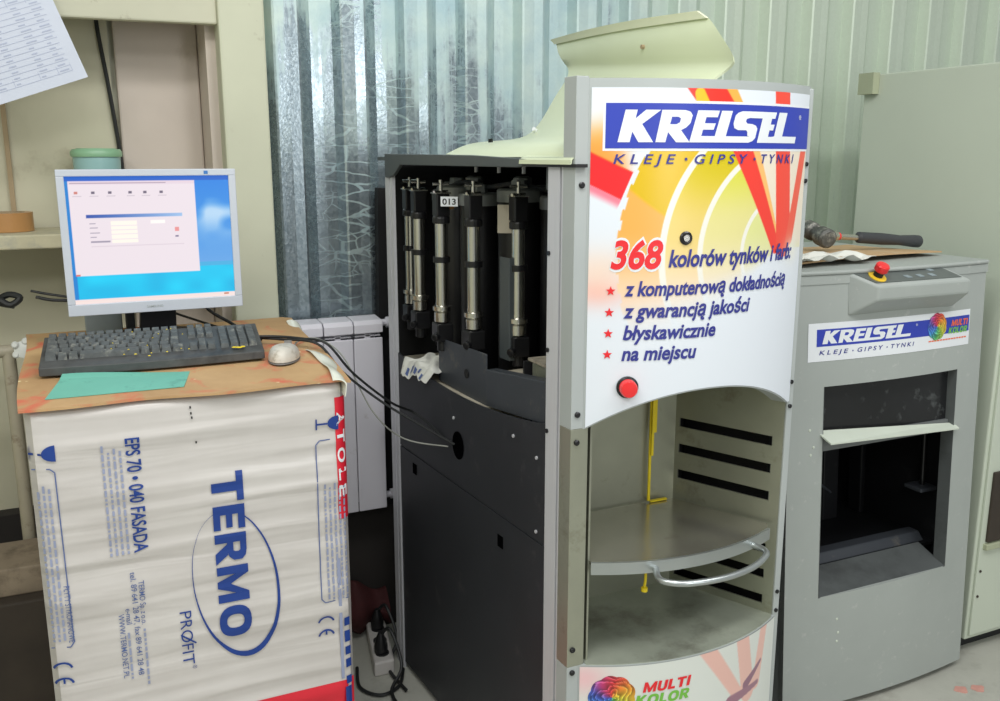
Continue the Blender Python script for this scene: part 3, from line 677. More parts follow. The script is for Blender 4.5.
bt = B().lathe([(.021, 0), (.021, .004), (.018, .006)], p, 28, n).build('push_button', 'screw', head, smooth=True)
B().lathe([(.0165, .004), (.0165, .020), (.0145, .0235), (.006, .0245)], p, 28, n).build('button_cap', 'button', bt, smooth=True)
p, n = onface(-.0764, 1.3128)
lk = B().lathe([(.0125, 0), (.0125, .003), (.010, .0045), (.006, .0035)], p, 22, n).build('key_lock', 'screw', head, smooth=True)
B().lathe([(.006, .0030), (.006, .0055)], p, 14, n).build('lock_core', 'steel', lk, smooth=True)
for x_, z_ in ((.822, 1.409), (.8215, .983), (.821, .928), (.820, .496), (.820, .446)):
    B().lathe([(.0058, 0), (.0058, .003), (.004, .0045), (.002, .0045)], (x_, 1.452, z_), 12, (0, -1, 0)).build('screw_head', 'screw', D, smooth=True)
for z_ in (1.444, 1.411, .994, .941, .515, .470):
    B().lathe([(.0045, 0), (.0045, .003), (.002, .004)], (1.337, 1.452, z_), 12, (0, -1, 0)).build('screw_head', 'screw', D, smooth=True)
# ---- tin bay
BX0, BX1, BY = .868, 1.218, 1.690
b = B(); b.box(BX0 - .02, BX1, BY, BY + .004, .46, 1.03); bw = b.build('bay_back_wall', 'bay', D)
B().lathe([(0, 0), (.010, 0), (.010, .001), (0, .001)], (1.0, BY, .905), 14, (0, -1, 0)).build('round_hole', 'inside', bw)
B().box(.856, .860, 1.46, BY, .46, 1.03).build('bay_left_wall', 'bay', D)
# slotted right wall
pA, pB = Vector((1.218, 1.690)), Vector((1.328, 1.455))
def RW(k, z, d=0.0):
    q = pA.lerp(pB, k); nrm = Vector((pB - pA).yx); nrm = Vector((-nrm.x, nrm.y)).normalized()
    return (q.x + d * .9, q.y + d * .42, z)
slots = [(.8475, .869), (.7855, .8065), (.7225, .744), (.600, .622), (.540, .561), (.479, .500)]
b = B(); zprev = .46
def rw_box(k0, k1, z0, z1): b.hexa([RW(k0, z0), RW(k1, z0), RW(k1, z0, .004), RW(k0, z0, .004)], [RW(k0, z1), RW(k1, z1), RW(k1, z1, .004), RW(k0, z1, .004)])
rw_box(0, .04, .46, 1.03); rw_box(.91, 1.0, .46, 1.03)
for z0, z1 in slots[::-1]:
    rw_box(.04, .91, zprev, z0); zprev = z1
rw_box(.04, .91, zprev, 1.03)
b.build('slotted_wall', 'bay', D)
B().hexa([RW(0, .46, .045), RW(1, .46, .03), RW(1, .46, .034), RW(0, .46, .049)], [RW(0, 1.03, .045), RW(1, 1.03, .03), RW(1, 1.03, .034), RW(0, 1.03, .049)]).build('slot_backing', 'inside', D)
B().box(.852, 1.33, 1.48, 1.724, 1.030, 1.036).build('bay_ceiling', 'beige', D)
pts = [FC(-.245 + .49 * i / 20, 0, -.002)[:2] for i in range(21)] + [pB[:], pA[:], (BX0 - .03, BY)]
B().prism(pts, .452, .4605).build('bay_floor', 'bayfloor', D)
# ---- lower printed front
ZL = .4585
low = B().slab(40, 1, lambda u, v: FC(-AH + 2 * AH * u, .02 + (ZL - .02) * v), lambda u, v: Vector(FC(-AH + 2 * AH * u, 0, -.02)) - Vector(FC(-AH + 2 * AH * u, 0, 0))).build('lower_front', 'grey', D, smooth=True)
def low_colours(u, v):
    s = -.2585 + .517 * u; z = .03 + (.4560 - .03) * v
    col = np.ones((len(s), 3)) * np.array((222, 226, 220.))
    def over(mask, rgb):
        nonlocal col
        col = col * (1 - mask[:, None]) + np.array(rgb, float) * mask[:, None]
    over(.8 * np.exp(-((s + .25) / .05) ** 2 - ((z - .43) / .035) ** 2), (244, 190, 196))
    over(.75 * stripe(s, z, (.018, .462), (.110, .335), .019, .015), (240, 178, 164))
    over(.75 * stripe(s, z, (.118, .475), (.150, .32), .020, .022), (240, 180, 166))
    over(.75 * stripe(s, z, (.205, .475), (.180, .33), .014, .015), (240, 180, 166))
    over(stripe(s, z, (.150, .348), (.195, .378), .010, .004), (150, 112, 130))
    over(stripe(s, z, (.105, .322), (.185, .330), .012, .006), (160, 120, 136))
    return col
colour_grid('printed_sheet', attr_mat('lower_print', .35), 200, 160, lambda u, v: FC(-.2585 + .517 * u, .03 + (.4560 - .03) * v, .0012), low_colours, low)
rose('rose_emblem', (-.192, .388), .046, F1(.0018), low)
b = B(); block(b, 'MULTI', -.1290, -.0255, .3945, .0225, F1(.0024), .2); b.build('lettering', 'red', low)
b = B(); block(b, 'KOLOR', -.1445, -.0270, .3665, .0225, F1(.0024), .2); b.build('lettering', 'green', low)
# ---- sliding shelf
pts = [FC(-.237 + .452 * i / 24, 0, -.012)[:2] for i in range(25)] + [RW(.93, 0, -.012)[:2], RW(.03, 0, -.012)[:2], (BX0 - .005, BY - .006)]
sh = B().prism(pts, .668, .675).build('tin_shelf', 'shelf', D)
B().slab(30, 1, lambda u, v: FC(-.240 + .458 * u, .652 + .025 * v, -.006), lambda u, v: Vector(FC(-.24 + .458 * u, 0, -.012)) - Vector(FC(-.24 + .458 * u, 0, -.006))).build('shelf_lip', 'rim', sh, smooth=True)
hz = .660
B().tube([(.984, 1.412, hz), (.965, 1.372, hz - .004), (.978, 1.348, hz - .005), (1.016, 1.332, hz - .006), (1.09, 1.325, hz - .006), (1.165, 1.338, hz - .005), (1.222, 1.366, hz - .003), (1.236, 1.388, hz - .001), (1.226, 1.420, hz)], .0065, 10, 5).build('pull_handle', 'rim', sh, smooth=True)

# yellow strap hanging in the bay
b = B(); b.box(1.139, 1.145, 1.676, 1.680, .680, 1.05); b.box(1.141, 1.153, 1.670, 1.674, .845, 1.05); b.box(1.141, 1.147, 1.671, 1.675, .79, .846); b.box(1.145, 1.190, 1.672, 1.680, .6765, .680)
tag(b.build('yellow_strap', 'strap', loc=(1.142, 1.678, .677)), 'narrow yellow strap hanging in front of the steel back wall above the shelf', 'strap')
tag(B().tube([(.986, 1.45, .668), (.987, 1.45, .62), (.985, 1.45, .600)], .003, 8, 3).lathe([(.003, .600), (.007, .598), (.007, .590), (.003, .588)], (.985, 1.45, 0), 12).build('yellow_tag', 'strap', loc=(.985, 1.45, .59)), 'small yellow strap end dangling below the curved steel shelf', 'strap')

# crumpled paper on the carousel base
def crump(u, v):
    t = .81 - .17 * u + .008 * math.sin(9 * v + 3 * u); d = -.012 + .10 * v
    drop = max(0, 1 - v / .16)
    z = .934 + .004 * math.sin(14 * u + 9 * v) + .003 * math.sin(31 * u - 5 * v) + .012 * v * math.sin(PI * u) - (.034 + .008 * math.sin(5 * u + 1)) * drop
    return S(t, d - .004 * math.sin(9 * u) * drop, z)
pc = thing('crumpled_paper', S(.72, .03, .90), 'crumpled white paper with blue print on the dusty base under the steel pumps', 'paper')
B().slab(26, 25, crump, (-.0008, 0, .0010)).build('sheet', 'crumple', pc)
b = B()
for k in range(5):
    u0 = .25 + .12 * k; rect(b, u0, u0 + .07, .02 + .03 * (k % 2), .09 + .03 * (k % 2), lambda u, v: (lambda p: (p[0] - .0022, p[1], p[2] + .0016))(crump(u, v)), 3)
b.build('printed_marks', 'midblue', pc)

# ================================================================== PAINT MIXER
SHK = lambda x, y, z: (x - .060 * (z - .6), y, z)
X = thing('paint_mixer', (1.87, 1.95, 0), 'grey floor-standing paint mixer with dark window and sloped control console', 'mixer')
MX0, MX1, MYF, MYB, MZ = 1.537, 2.198, 1.656, 2.24, 1.184
def bowf(x): k = (x - MX0) / (MX1 - MX0) * 2 - 1; return MYF - .022 * (1 - k * k)
WX0, WX1, WZ0, WZ1 = 1.638, 2.098, .342, .908
# front face with its window (frame of four bowed pieces)
b = B()
def fpiece(x0, x1, z0, z1, n=8): b.slab(n, 1, lambda u, v: (x0 + (x1 - x0) * u, bowf(x0 + (x1 - x0) * u), z0 + (z1 - z0) * v), (0, .02, 0))
fpiece(MX0, WX0, .020, MZ, 3); fpiece(WX1, MX1, .020, MZ, 3); fpiece(WX0, WX1, .020, WZ0, 10); fpiece(WX0, WX1, WZ1, MZ, 10)
fr = b.xf(SHK).build('front_panel', 'mixer', X)
# reveal inside the window
b = B(); y0, y1 = MYF - .012, MYF + .075; ins = .007
b.hexa([(WX0, y0, WZ0), (WX0 + .001, y0, WZ0), (WX0 + ins, y1, WZ0 + ins), (WX0 + ins - .003, y1, WZ0 + ins)], [(WX0, y0, WZ1), (WX0 + .001, y0, WZ1), (WX0 + ins, y1, WZ1 - ins), (WX0 + ins - .003, y1, WZ1 - ins)])
b.hexa([(WX1 - .001, y0, WZ0), (WX1, y0, WZ0), (WX1 - ins + .003, MYF + .022, WZ0 + ins), (WX1 - ins, MYF + .022, WZ0 + ins)], [(WX1 - .001, y0, WZ1), (WX1, y0, WZ1), (WX1 - ins + .003, MYF + .022, WZ1 - ins), (WX1 - ins, MYF + .022, WZ1 - ins)])
b.hexa([(WX0, y0, WZ0 - .002), (WX1, y0, WZ0 - .002), (WX1 - ins, y1, WZ0 + .035), (WX0 + ins, y1, WZ0 + .035)], [(WX0, y0, WZ0), (WX1, y0, WZ0), (WX1 - ins, y1, WZ0 + .038), (WX0 + ins, y1, WZ0 + .038)])
b.xf(SHK).build('window_reveal', 'reveal', X)
b = B()
b.box(MX0, MX0 + .012, MYF, MYB, .03, MZ); bb_ = b.xf(SHK).build('left_side', 'grey_dark', X)  # left side coloured darker than the body to hold its shade
B().box(MX1 - .012, MX1, MYF, MYB, .03, MZ).xf(SHK).build('right_side', 'mixer', X)
B().box(MX0, MX1, MYB - .01, MYB, .03, MZ).xf(SHK).build('rear_panel', 'mixer', X)
B().box(MX0 + .03, MX1 - .03, MYF + .03, MYB - .03, 0, .03).xf(SHK).build('plinth', 'dark', X)
pts = [(MX0 - .004 + (MX1 - MX0 + .008) * i / 16, bowf(MX0 + (MX1 - MX0) * i / 16) - .006) for i in range(17)] + [(MX1 + .004, MYB), (MX0 - .004, MYB)]
B().prism(pts, MZ, MZ + .010).xf(SHK).build('top_panel', 'mixer', X, bevel=.004)
B().prism([(x_, y_ + .004) for x_, y_ in pts[:17]] + [(MX1 + .004, MYF + .02), (MX0 - .004, MYF + .02)], MZ - .022, MZ - .001).xf(SHK).build('top_lip', 'mixer', X)
# chamber and what is in it
b = B(); b.box(WX0 - .06, WX1 + .06, 2.12, 2.13, .30, .95); b.box(WX0 - .07, WX0 - .06, 1.70, 2.12, .30, .95); b.box(WX1 + .06, WX1 + .07, 1.70, 2.12, .30, .95); b.box(WX0 - .06, WX1 + .06, 1.735, 2.12, .36, .37); b.box(WX0 - .06, WX1 + .06, 1.70, 2.12, .95, .955)
b.xf(SHK).build('chamber', 'mixer_in', X)
for x_, w_ in ((1.70, .030), (1.83, .022), (1.97, .06), (2.12, .02)):
    B().box(x_, x_ + w_, 1.98, 2.03, .37, .94).xf(SHK).build('guide_column', 'mixer_in', X, bevel=.004)
B().cyl((2.128, 1.76, .54), (2.128, 1.76, .94), .007, n=14).xf(SHK).build('drive_shaft', 'screw', X, smooth=True)
B().box(2.09, 2.155, 1.73, 1.79, .528, .540).xf(SHK).build('clamp_plate', 'greyplate', X, bevel=.003)
B().hexa([(1.60, 1.745, .372), (2.13, 1.745, .372), (2.13, 1.80, .372), (1.60, 1.80, .372)], [(1.60, 1.765, .395), (2.13, 1.765, .395), (2.13, 1.80, .395), (1.60, 1.80, .395)]).xf(SHK).build('tray_edge', 'greyplate', X, bevel=.003)
B().tube([(1.66, 1.76, .64), (1.76, 1.82, .60), (1.92, 1.90, .50)], .004, 6, 4).xf(SHK).build('hose', 'greyplate', X, smooth=True)
# sliding window with its pale handle flap
dw = B().box(WX0 + .002, WX1 - .002, 1.668, 1.676, .765, WZ1 + .02).xf(SHK).build('sliding_window', 'grime', X)
b = B(); b.hexa([(WX0 + .002, 1.618, .766), (WX1 + .006, 1.632, .744), (WX1 + .012, 1.656, .752), (WX0 - .012, 1.656, .790)], [(WX0 + .002, 1.618, .770), (WX1 + .006, 1.632, .748), (WX1 + .012, 1.656, .756), (WX0 - .012, 1.656, .794)])
b.xf(SHK).build('handle_flap', 'flap', dw)
B().box(WX0 + .002, WX1 - .002, 1.660, 1.668, .735, .766).xf(SHK).build('window_rail', 'grey_dark', dw)
# console
cz = lambda x, y, z: SHK(x, y, z)
cx0, cx1 = 1.735, 2.050
b = B()
v_ = [(cx0 - .035, 1.640, 1.080), (cx1 + .010, 1.640, 1.080), (cx1 + .008, 1.590, 1.122), (cx0 + .012, 1.590, 1.122), (cx0 + .012, 1.588, 1.157), (cx1 + .008, 1.588, 1.157), (cx1 - .035, 1.645, 1.188), (cx0 - .040, 1.645, 1.188)]
b.add(v_, [(0, 1, 2, 3), (3, 2, 5, 4), (4, 5, 6, 7), (1, 6, 5, 2), (0, 3, 4, 7), (1, 0, 7, 6)])
con = b.xf(cz).build('control_console', 'mixer', X, bevel=.005)
def CT(u, v, l=.0008):                                           # on the sloped top of the console
    p = Vector(v_[4]).lerp(Vector(v_[5]), u); q = Vector(v_[7]).lerp(Vector(v_[6]), u); r = p.lerp(q, v); return cz(r.x, r.y - l * .45, r.z + l)
B().slab(4, 2, lambda u, v: CT(.03 + .92 * u, .18 + .74 * v, .0006), (0, 0, .0012)).build('key_panel', 'console', con)
for uu in (.44, .57, .70): B().slab(1, 1, lambda u, v: CT(uu - .025 + .05 * u, .34 + .16 * v, .002), (0, 0, .0010)).build('membrane_key', 'adaptor', con)
B().slab(1, 1, lambda u, v: CT(.76 + .05 * u, .66 + .16 * v, .002), (0, 0, .0010)).build('membrane_key', 'adaptor', con)
c0 = Vector(CT(.165, .55)); nn = Vector((0, -.48, .88)).normalized()
es = B().lathe([(.022, 0), (.022, .003), (.012, .004)], c0, 24, nn).build('stop_collar', 'yellow', con, smooth=True)
B().lathe([(.0115, .003), (.0115, .020)], c0, 20, nn).build('button_neck', 'dark', es, smooth=True)
B().lathe([(.012, .016), (.0165, .020), (.0165, .033), (.014, .036), (.004, .037)], c0, 24, nn).build('stop_button', 'button', es, smooth=True)
# sticker
st0, st1, sz0, sz1 = 1.588, 2.137, .973, 1.068
def SK(x, z, o=0.0): return SHK(x, bowf(x) - .001 - o, z)
sk = B(); rect(sk, st0, st1, sz0, sz1, lambda x, z: SK(x, z), 14); sk = sk.build('front_sticker', 'white', X)
b = B(); rect(b, 1.612, 2.134, 1.010, 1.0525, lambda x, z: SK(x, z, .0004), 14); b.build('banner', 'blue', sk)
b = B(); wordmark(b, lambda x, y: SK(1.628 + .278 * x, 1.0160 + .0320 * y, .0008)); b.build('wordmark', 'white', sk)
b = B(); text(b, '®', 1.925, 1.932, 1.040, .006, lambda x, z: SK(x, z, .0008)); b.build('lettering', 'white', sk)
b = B()
for wd_, s0, s1 in (('KLEJE', 1.620, 1.706), ('GIPSY', 1.734, 1.816), ('TYNKI', 1.842, 1.922)): text(b, wd_, s0, s1, .9895, .0105, lambda x, z: SK(x, z, .0006), .012, .2, 1.5)
ring(b, (1.720, .994), 0, .002, 0, 2 * PI, lambda x, z: SK(x, z, .0006), 8); ring(b, (1.829, .994), 0, .002, 0, 2 * PI, lambda x, z: SK(x, z, .0006), 8)
b.build('tagline', 'navy', sk)
rose('rose_emblem', (2.005, 1.032), .034, lambda x, z: SK(x, z, .0009), sk)
b = B(); block(b, 'MULTI', 2.060, 2.125, 1.028, .0165, lambda x, z: SK(x, z, .0008), .2); b.build('lettering', 'orange', sk)
b = B(); block(b, 'KOLOR', 2.050, 2.125, 1.0085, .0160, lambda x, z: SK(x, z, .0008), .2); b.build('lettering', 'green', sk)
b = B()
for k in range(14): rect(b, 1.975 + .0108 * k, 1.975 + .0108 * k + .0085, .993, .9965, lambda x, z: SK(x, z, .0006))
b.build('print_line', 'orange', sk)
for x_, z_ in ((1.60, .80), (1.612, .755), (1.604, .735), (1.70, .27), (1.705, .23), (1.702, .205)):
    B().lathe([(.004, 0), (.003, .0012)], SHK(x_, bowf(x_), z_), 7, (0, -1, 0)).build('paint_spot', 'flap', fr)

# cardboard, papers and hammer on the mixer
b = B().slab(12, 6, lambda u, v: (1.575 + .56 * u - .04 * v, 1.715 + .30 * v + .06 * u, 1.1965 + .006 * math.sin(3 * u + 2 * v) + .005), (0, 0, .004))
tag(b.build('cardboard_sheet', 'card_plain', loc=(1.83, 1.88, 1.195)), 'tan cardboard sheet lying on top of the grey paint mixer', 'cardboard')
b = B().slab(16, 6, lambda u, v: (1.555 + .27 * u - .03 * v, 1.690 + .12 * v + .02 * u, 1.212 + .006 * math.sin(21 * u + 3 * v) + .006 * math.sin(9 * v + 4 * u)), (0, 0, .0012))
tag(b.build('paper_scrap', 'crumple', loc=(1.65, 1.75, 1.205)), 'crumpled white paper scrap at the edge of the cardboard under the hammer', 'paper')
hm = thing('hammer', (1.95, 1.90, 1.215), 'hammer with grimy head and dark rubber grip lying on cardboard', 'hammer')
b = B(); b.lathe([(.020, 0), (.026, .006), (.026, .040), (.017, .048), (.017, .070), (.025, .078), (.025, .112), (.019, .118)], (1.790, 1.84, 1.245), 18, (.20, .95, .18))
b.build('head', 'mallet', hm, smooth=True)
b = B(); b.lathe([(.013, 0), (.014, .03), (.009, .045), (.008, .12)], (1.830, 1.892, 1.250), 14, (.985, .02, -.085)); b.build('shaft', 'steel', hm, smooth=True)
b = B(); b.lathe([(.009, .105), (.0155, .110), (.0165, .20), (.014, .27), (.0175, .325), (.0175, .345), (.012, .352)], (1.840, 1.892, 1.250), 16, (.985, .02, -.085)); b.build('grip', 'grip', hm, smooth=True)
B().lathe([(.0105, .032), (.0105, .046)], (1.830, 1.892, 1.250), 14, (.985, .02, -.085)).build('red_band', 'button', hm, smooth=True)

# ================================================================== CREAM STEEL CABINET
K = thing('steel_cabinet', (2.62, 2.0, 0), 'tall cream steel cabinet standing beside the grey mixer', 'cabinet')
B().box(2.289, 2.95, 1.689, 2.25, .05, 1.708).build('body', 'creamsteel', K, bevel=.004)
B().box(2.31, 2.93, 1.73, 2.23, 0, .05).build('plinth', 'dark', K)
dr = B().box(2.300, 2.94, 1.681, 1.689, .065, 1.695).build('door', 'creamsteel', K, bevel=.002)
B().box(2.318, 2.400, 1.672, 1.682, .36, .575).build('recessed_handle', 'board', dr, bevel=.004)
B().box(2.312, 2.405, 1.668, 1.683, .338, .356).build('handle_ledge', 'greensteel', dr, bevel=.002)
for z_ in (.27, .19): B().cyl((2.312, 1.681, z_), (2.312, 1.678, z_), .004, n=8).build('rivet', 'board', dr)
tag(B().box(2.262, 2.288, 2.19, 2.25, 1.648, 1.712).build('corner_bracket', 'greensteel', loc=(2.275, 2.22, 1.65)), 'small olive steel bracket on the upper rear corner of the cream cabinet', 'bracket')

# ================================================================== INSULATION PACK (the makeshift desk)
PX0, PX1, PYF, PYB, PZ = -.127, .482, 1.840, 2.43, .985
P = thing('insulation_pack', (.18, 2.13, 0), 'upright white film-wrapped insulation pack with blue printing, used as a desk', 'package')
rng = np.random.RandomState(3); ph = rng.rand(40) * 6.28
def crease(x, z):
    h = 0
    for k in range(9): h += (1 - 2 * abs(math.sin(.5 * (z * (26 + 17 * k) + ph[k] + 1.0 * math.sin(x * 5 + ph[k + 10]) + x * (2 - .5 * k))))) * (1.0 / (1 + .55 * k))
    return .0019 * h
PZF = PZ + .010
def PF(u, v):                                                     # rounded front, u over x, v over z
    x = PX0 + (PX1 - PX0) * u; z = .02 + (PZF - .02) * v
    r = .028; ex = min(x - PX0, PX1 - x); dy = 0 if ex > r else r - math.sqrt(max(0, r * r - (r - ex) ** 2))
    et = PZF - z; dy += 0 if et > .02 else .02 - math.sqrt(max(0, .0004 - (.02 - et) ** 2))
    return (x - .012 * (1 - z) * (1 if u < .02 else 0) * 0, PYF + dy - crease(x, z) * min(1, ex / .03 + .2), z)
b = B(); b.grid(50, 260, PF); b.build('wrapped_front', 'wrap', P, smooth=True)
b = B(); b.box(PX0 + .002, PX1 - .002, PYF + .026, PYB, 0, PZ + .006); b.build('foam_block', 'film', P, bevel=.012)
def PT(x, z, o=.0030):
    u = (x - PX0) / (PX1 - PX0); v = (z - .02) / (PZF - .02); p = PF(min(max(u, 0), 1), min(max(v, 0), 1)); return (p[0], p[1] - o, p[2])
def R90(x0, z0):                                                   # lettering that reads downwards: a along -z, up along +x
    return lambda a, up_: PT(x0 + up_, z0 - a)
def film(name, m, x0, x1, z0, z1, o, nu=10, nv=30):
    return B().grid(nu, nv, lambda u, v: PT(x0 + (x1 - x0) * u, z0 + (z1 - z0) * v, o)).build(name, m, P, smooth=True)
film('red_band', 'filmred', PX0 + .001, PX1 - .004, .03, .305, .0012, 30, 40)
film('red_strip', 'filmred', .4555, PX1 - .001, .690, .962, .0012, 6, 60)
b = B()
for body, a0, a1 in (('A', 0, .030), ('T', .040, .068), ('O', .080, .112), ('L', .125, .150), ('E', .163, .188)): text(b, body, a0, a1, 0, .017, R90(.459, .930), .03)
b.build('lettering', 'white', P)
b = B(); text(b, 'EPS 70 \u2022 040 FASADA', 0, .237, 0, .0255, R90(.0425, .927), .018); b.build('lettering', 'filmblue', P)
b = B(); block(b, 'TERMO', 0, .364, 0, .0630, R90(.195, .832)); 
# ellipse round the wordmark, swelling at its foot
n_ = 64
ol = [(.234 + .086 * math.cos(t) , .583 + .168 * math.sin(t)) for t in [2 * PI * i / n_ for i in range(n_)]]
il = [(.2325 + .0825 * math.cos(t), .5885 + .161 * math.sin(t)) for t in [2 * PI * i / n_ for i in range(n_)]]
tw = lambda p: (p[0] - .10 * (p[1] - .583), p[1])
b.add([PT(*tw(p)) for p in ol] + [PT(*tw(p)) for p in il], [(i, (i + 1) % n_, n_ + (i + 1) % n_, n_ + i) for i in range(n_)])
b.build('wordmark', 'filmblue', P)
b = B(); text(b, 'PROFIT', 0, .120, 0, .0230, R90(.1165, .545), -.004)
b.add([PT(.115, .493), PT(.117, .496), PT(.146, .472), PT(.144, .469)], [(0, 1, 2, 3)]); text(b, '®', .124, .132, .018, .008, R90(.1165, .545))
b.build('lettering', 'filmblue', P)
b = B()
for body, a0, a1, up_ in (('TERMO Sp. z o.o.', .02, .115, .044), ('tel. 89 641 28 47, fax 89 641 28 48', 0, .225, .030), ('e-mail', .075, .11, .016), ('WWW.TERMO.NET.PL', .085, .225, .002)):
    text(b, body, a0, a1, 0, .0105, R90(.0 + up_, .650), .004)
b.build('small_print', 'midblue', P); b = B()
text(b, 'PŁYTY STYROPIANOWE', 0, .120, 0, .0105, R90(-.090, .645), .004)
b.build('small_print', 'midblue', P)
b = B()                                                            # rows too fine to read
def rows(x0, zt, zb, cols, dx, seed):
    rs = random.Random(seed)
    for c_ in range(cols):
        z = zt - rs.random() * .02
        while z > zb:
            l = .004 + rs.random() * .012; rect(b, x0 + c_ * dx, x0 + c_ * dx + .0042, max(z - l, zb), z, lambda x_, z_: PT(x_, z_, .0024)); z -= l + .004
for r_ in ((-.002, .920, .690, 4, .0105, 1), (-.118, .86, .53, 3, .0095, 2), (.425, .78, .505, 5, .0105, 3), (.046, .53, .40, 1, .01, 4), (.016, .535, .42, 1, .01, 5)):
    b = B(); rows(*r_); b.build('fine_print', 'faint', P)
b = B()                                                            # ruled boxes
def line(pts, w):
    for (a, c), (d, f) in zip(pts[:-1], pts[1:]):
        L = math.hypot(d - a, f - c); nx, nz = -(f - c) / L * w / 2, (d - a) / L * w / 2
        n = max(1, int(L / .03))
        b.grid(n, 1, lambda u, v: PT(a + (d - a) * u + nx * (2 * v - 1), c + (f - c) * u + nz * (2 * v - 1), .0024))
line([(PX0 + .004, .884), (-.092, .884), (-.084, .876), (-.0815, .525), (-.088, .516), (PX0 + .004, .516)], .0022)
b.build('ruled_box', 'midblue', P); b = B()
line([(.472, .872), (.420, .872), (.412, .864), (.410, .512), (.418, .502), (.472, .502)], .0022)
b.build('ruled_box', 'midblue', P)
b = B()
def CE(x0, z0, r):
    for k in (0, 1):
        zc = z0 - k * r * 1.75
        ring(b, (x0, zc), r * .78, r, .08 * PI, .92 * PI, lambda x_, z_: PT(x_, z_), 16)
    rect(b, x0 - .1 * r, x0 + .1 * r, zc + r * .28, zc + r * .8, lambda x_, z_: PT(x_, z_))
CE(-.106, .468, .019); b.build('conformity_mark', 'filmblue', P); b = B(); CE(.418, .452, .019); b.build('conformity_mark', 'filmblue', P); b = B()
def goblet(x0, z0, sg):                                            # drinking-glass mark lying on its side
    pts = [(x0 + sg * .0, z0 - .016), (x0, z0 + .016)] + [(x0 - sg * .024 * math.sin(t), z0 + .016 * math.cos(t)) for t in [PI * k / 10 for k in range(1, 10)]]
    shape(b, pts, lambda x_, z_: PT(x_, z_)); 
    xa, xb = sorted((x0 - sg * .024, x0 - sg * .046)); rect(b, xa, xb, z0 - .002, z0 + .002, lambda x_, z_: PT(x_, z_)); xa, xb = sorted((x0 - sg * .046, x0 - sg * .049)); rect(b, xa, xb, z0 - .012, z0 + .012, lambda x_, z_: PT(x_, z_))
goblet(-.080, .914, 1); b.build('glass_mark', 'filmblue', P); b = B(); goblet(.462, .908, 1); b.build('glass_mark', 'filmblue', P)
for z0, h in ((.446, .020), (.410, .026), (.376, .020), (.346, .020), (.305, .018)): b = B(); rect(b, .4585, .4715, z0 - h / 2, z0 + h / 2, lambda x_, z_: PT(x_, z_)); b.build('blue_mark', 'filmblue', P)
b = B(); rect(b, .455, .470, .200, .290, lambda x_, z_: PT(x_, z_), 2)
b.build('blue_mark', 'filmblue', P)
b = B(); rect(b, .4475, .4545, .31, .60, lambda x_, z_: PT(x_, z_, .002), 2); b.build('film_seam', 'faint', P)
b = B()
for x_, z_ in ((.165, .978), (.1655, .966), (.1665, .957), (.1715, .905)): rect(b, x_, x_ + .003, z_ - .006, z_ - .001, lambda a, c: PT(a, c))
b.build('ink_spot', 'dark', P)
# film bunched over the top right corner
def bunch(u, v):
    a = v * 1.7; r = .016 + .008 * math.sin(7 * u) + .005 * math.sin(19 * u + 3 * v)
    return (PX1 - .030 + .014 * math.sin(9 * u) * .4 + r * 1.3 * math.sin(a) + .018 * u, 1.825 + .56 * u - .012 * (1 - u) * math.sin(a), PZ + .012 + .03 * u * .9 + r * math.cos(a) - .008 - .016 * (v > .95))
B().slab(30, 8, bunch, (-.002, 0, -.002)).build('bunched_film', 'film_clear', P, smooth=True)

# cardboard desk top
def topz(y): return PZ + .012 + max(0, (y - 1.84)) * .055
def board(u, v):
    x = -.134 + .624 * u + .010 * math.sin(6 * v) * (u - .5) + .02 * v * (u - .5); y = 1.836 + .62 * v + .006 * math.sin(5 * u + 1)
    if v < .02: y -= .006 * math.sin(13 * u)
    return (x, y, topz(y) - (.004 if u > .97 else 0))
tag(B().slab(24, 24, board, (0, 0, .005)).build('cardboard_desk_top', 'card', loc=(.18, 2.14, PZ)), 'paint-stained brown cardboard sheet under the keyboard and mouse', 'cardboard')

# keyboard
KB = thing('keyboard', (.14, 2.12, 1.0), 'dusty black paint-spattered keyboard on the cardboard sheet', 'keyboard')
ky = Vector((-.020, .178)).normalized()
def KF(u, v, h=0.0):                                              # u along 0..1, v depth 0..1
    x = -.103 + .452 * u + .010 * (v) ; y = 2.040 + .165 * v - .012 * u
    z = 1.006 + topz(2.04) - PZ - .012 + .010 + .030 * v; return (x, y, z + h)
b = B(); b.slab(30, 6, lambda u, v: KF(u, v - (.05 * math.sin(PI * u) if v < .01 else 0), .010 + .004 * v), lambda u, v: (0, 0, -.018 - .026 * v))
b.build('case', 'kbd', KB, bevel=.002)
b = B()
def key(u0, u1, v0, v1): 
    lo_ = [KF(u0, v0, .010), KF(u1, v0, .010), KF(u1, v1, .012), KF(u0, v1, .012)]; q = .0035
    hi_ = [KF(u0 + q, v0 + .012, .020), KF(u1 - q, v0 + .012, .020), KF(u1 - q, v1 - .012, .022), KF(u0 + q, v1 - .012, .022)]
    b.hexa(lo_, hi_)
rowv = [.20, .335, .47, .605, .74, .90]
for ri, v0 in enumerate(rowv):
    v1 = v0 + (.115 if ri < 5 else .085)
    if ri == 0:
        u = .02
        for w_ in (.05, .04, .04, .26, .04, .04, .045, .05): key(u, u + w_, v0, v1); u += w_ + .006
    else:
        off = (0, .045, .035, .03, .02, .02)[ri]; n = (0, 11, 12, 13, 14, 13)[ri]; u = .02
        key(u, u + off + .018, v0, v1); u += off + .022
        wk = (.615 - u) / n
        for k in range(n): key(u, u + wk - .004, v0, v1); u += wk
    for k in range(3):
        if ri in (0, 3, 4, 5) or (ri == 1 and k == 1): key(.655 + .042 * k, .655 + .042 * k + .037, v0, v1)
    if ri < 5:
        for k in range(4): key(.800 + .045 * k, .800 + .045 * k + .040, v0, v1)
b.build('keys', 'key', KB)
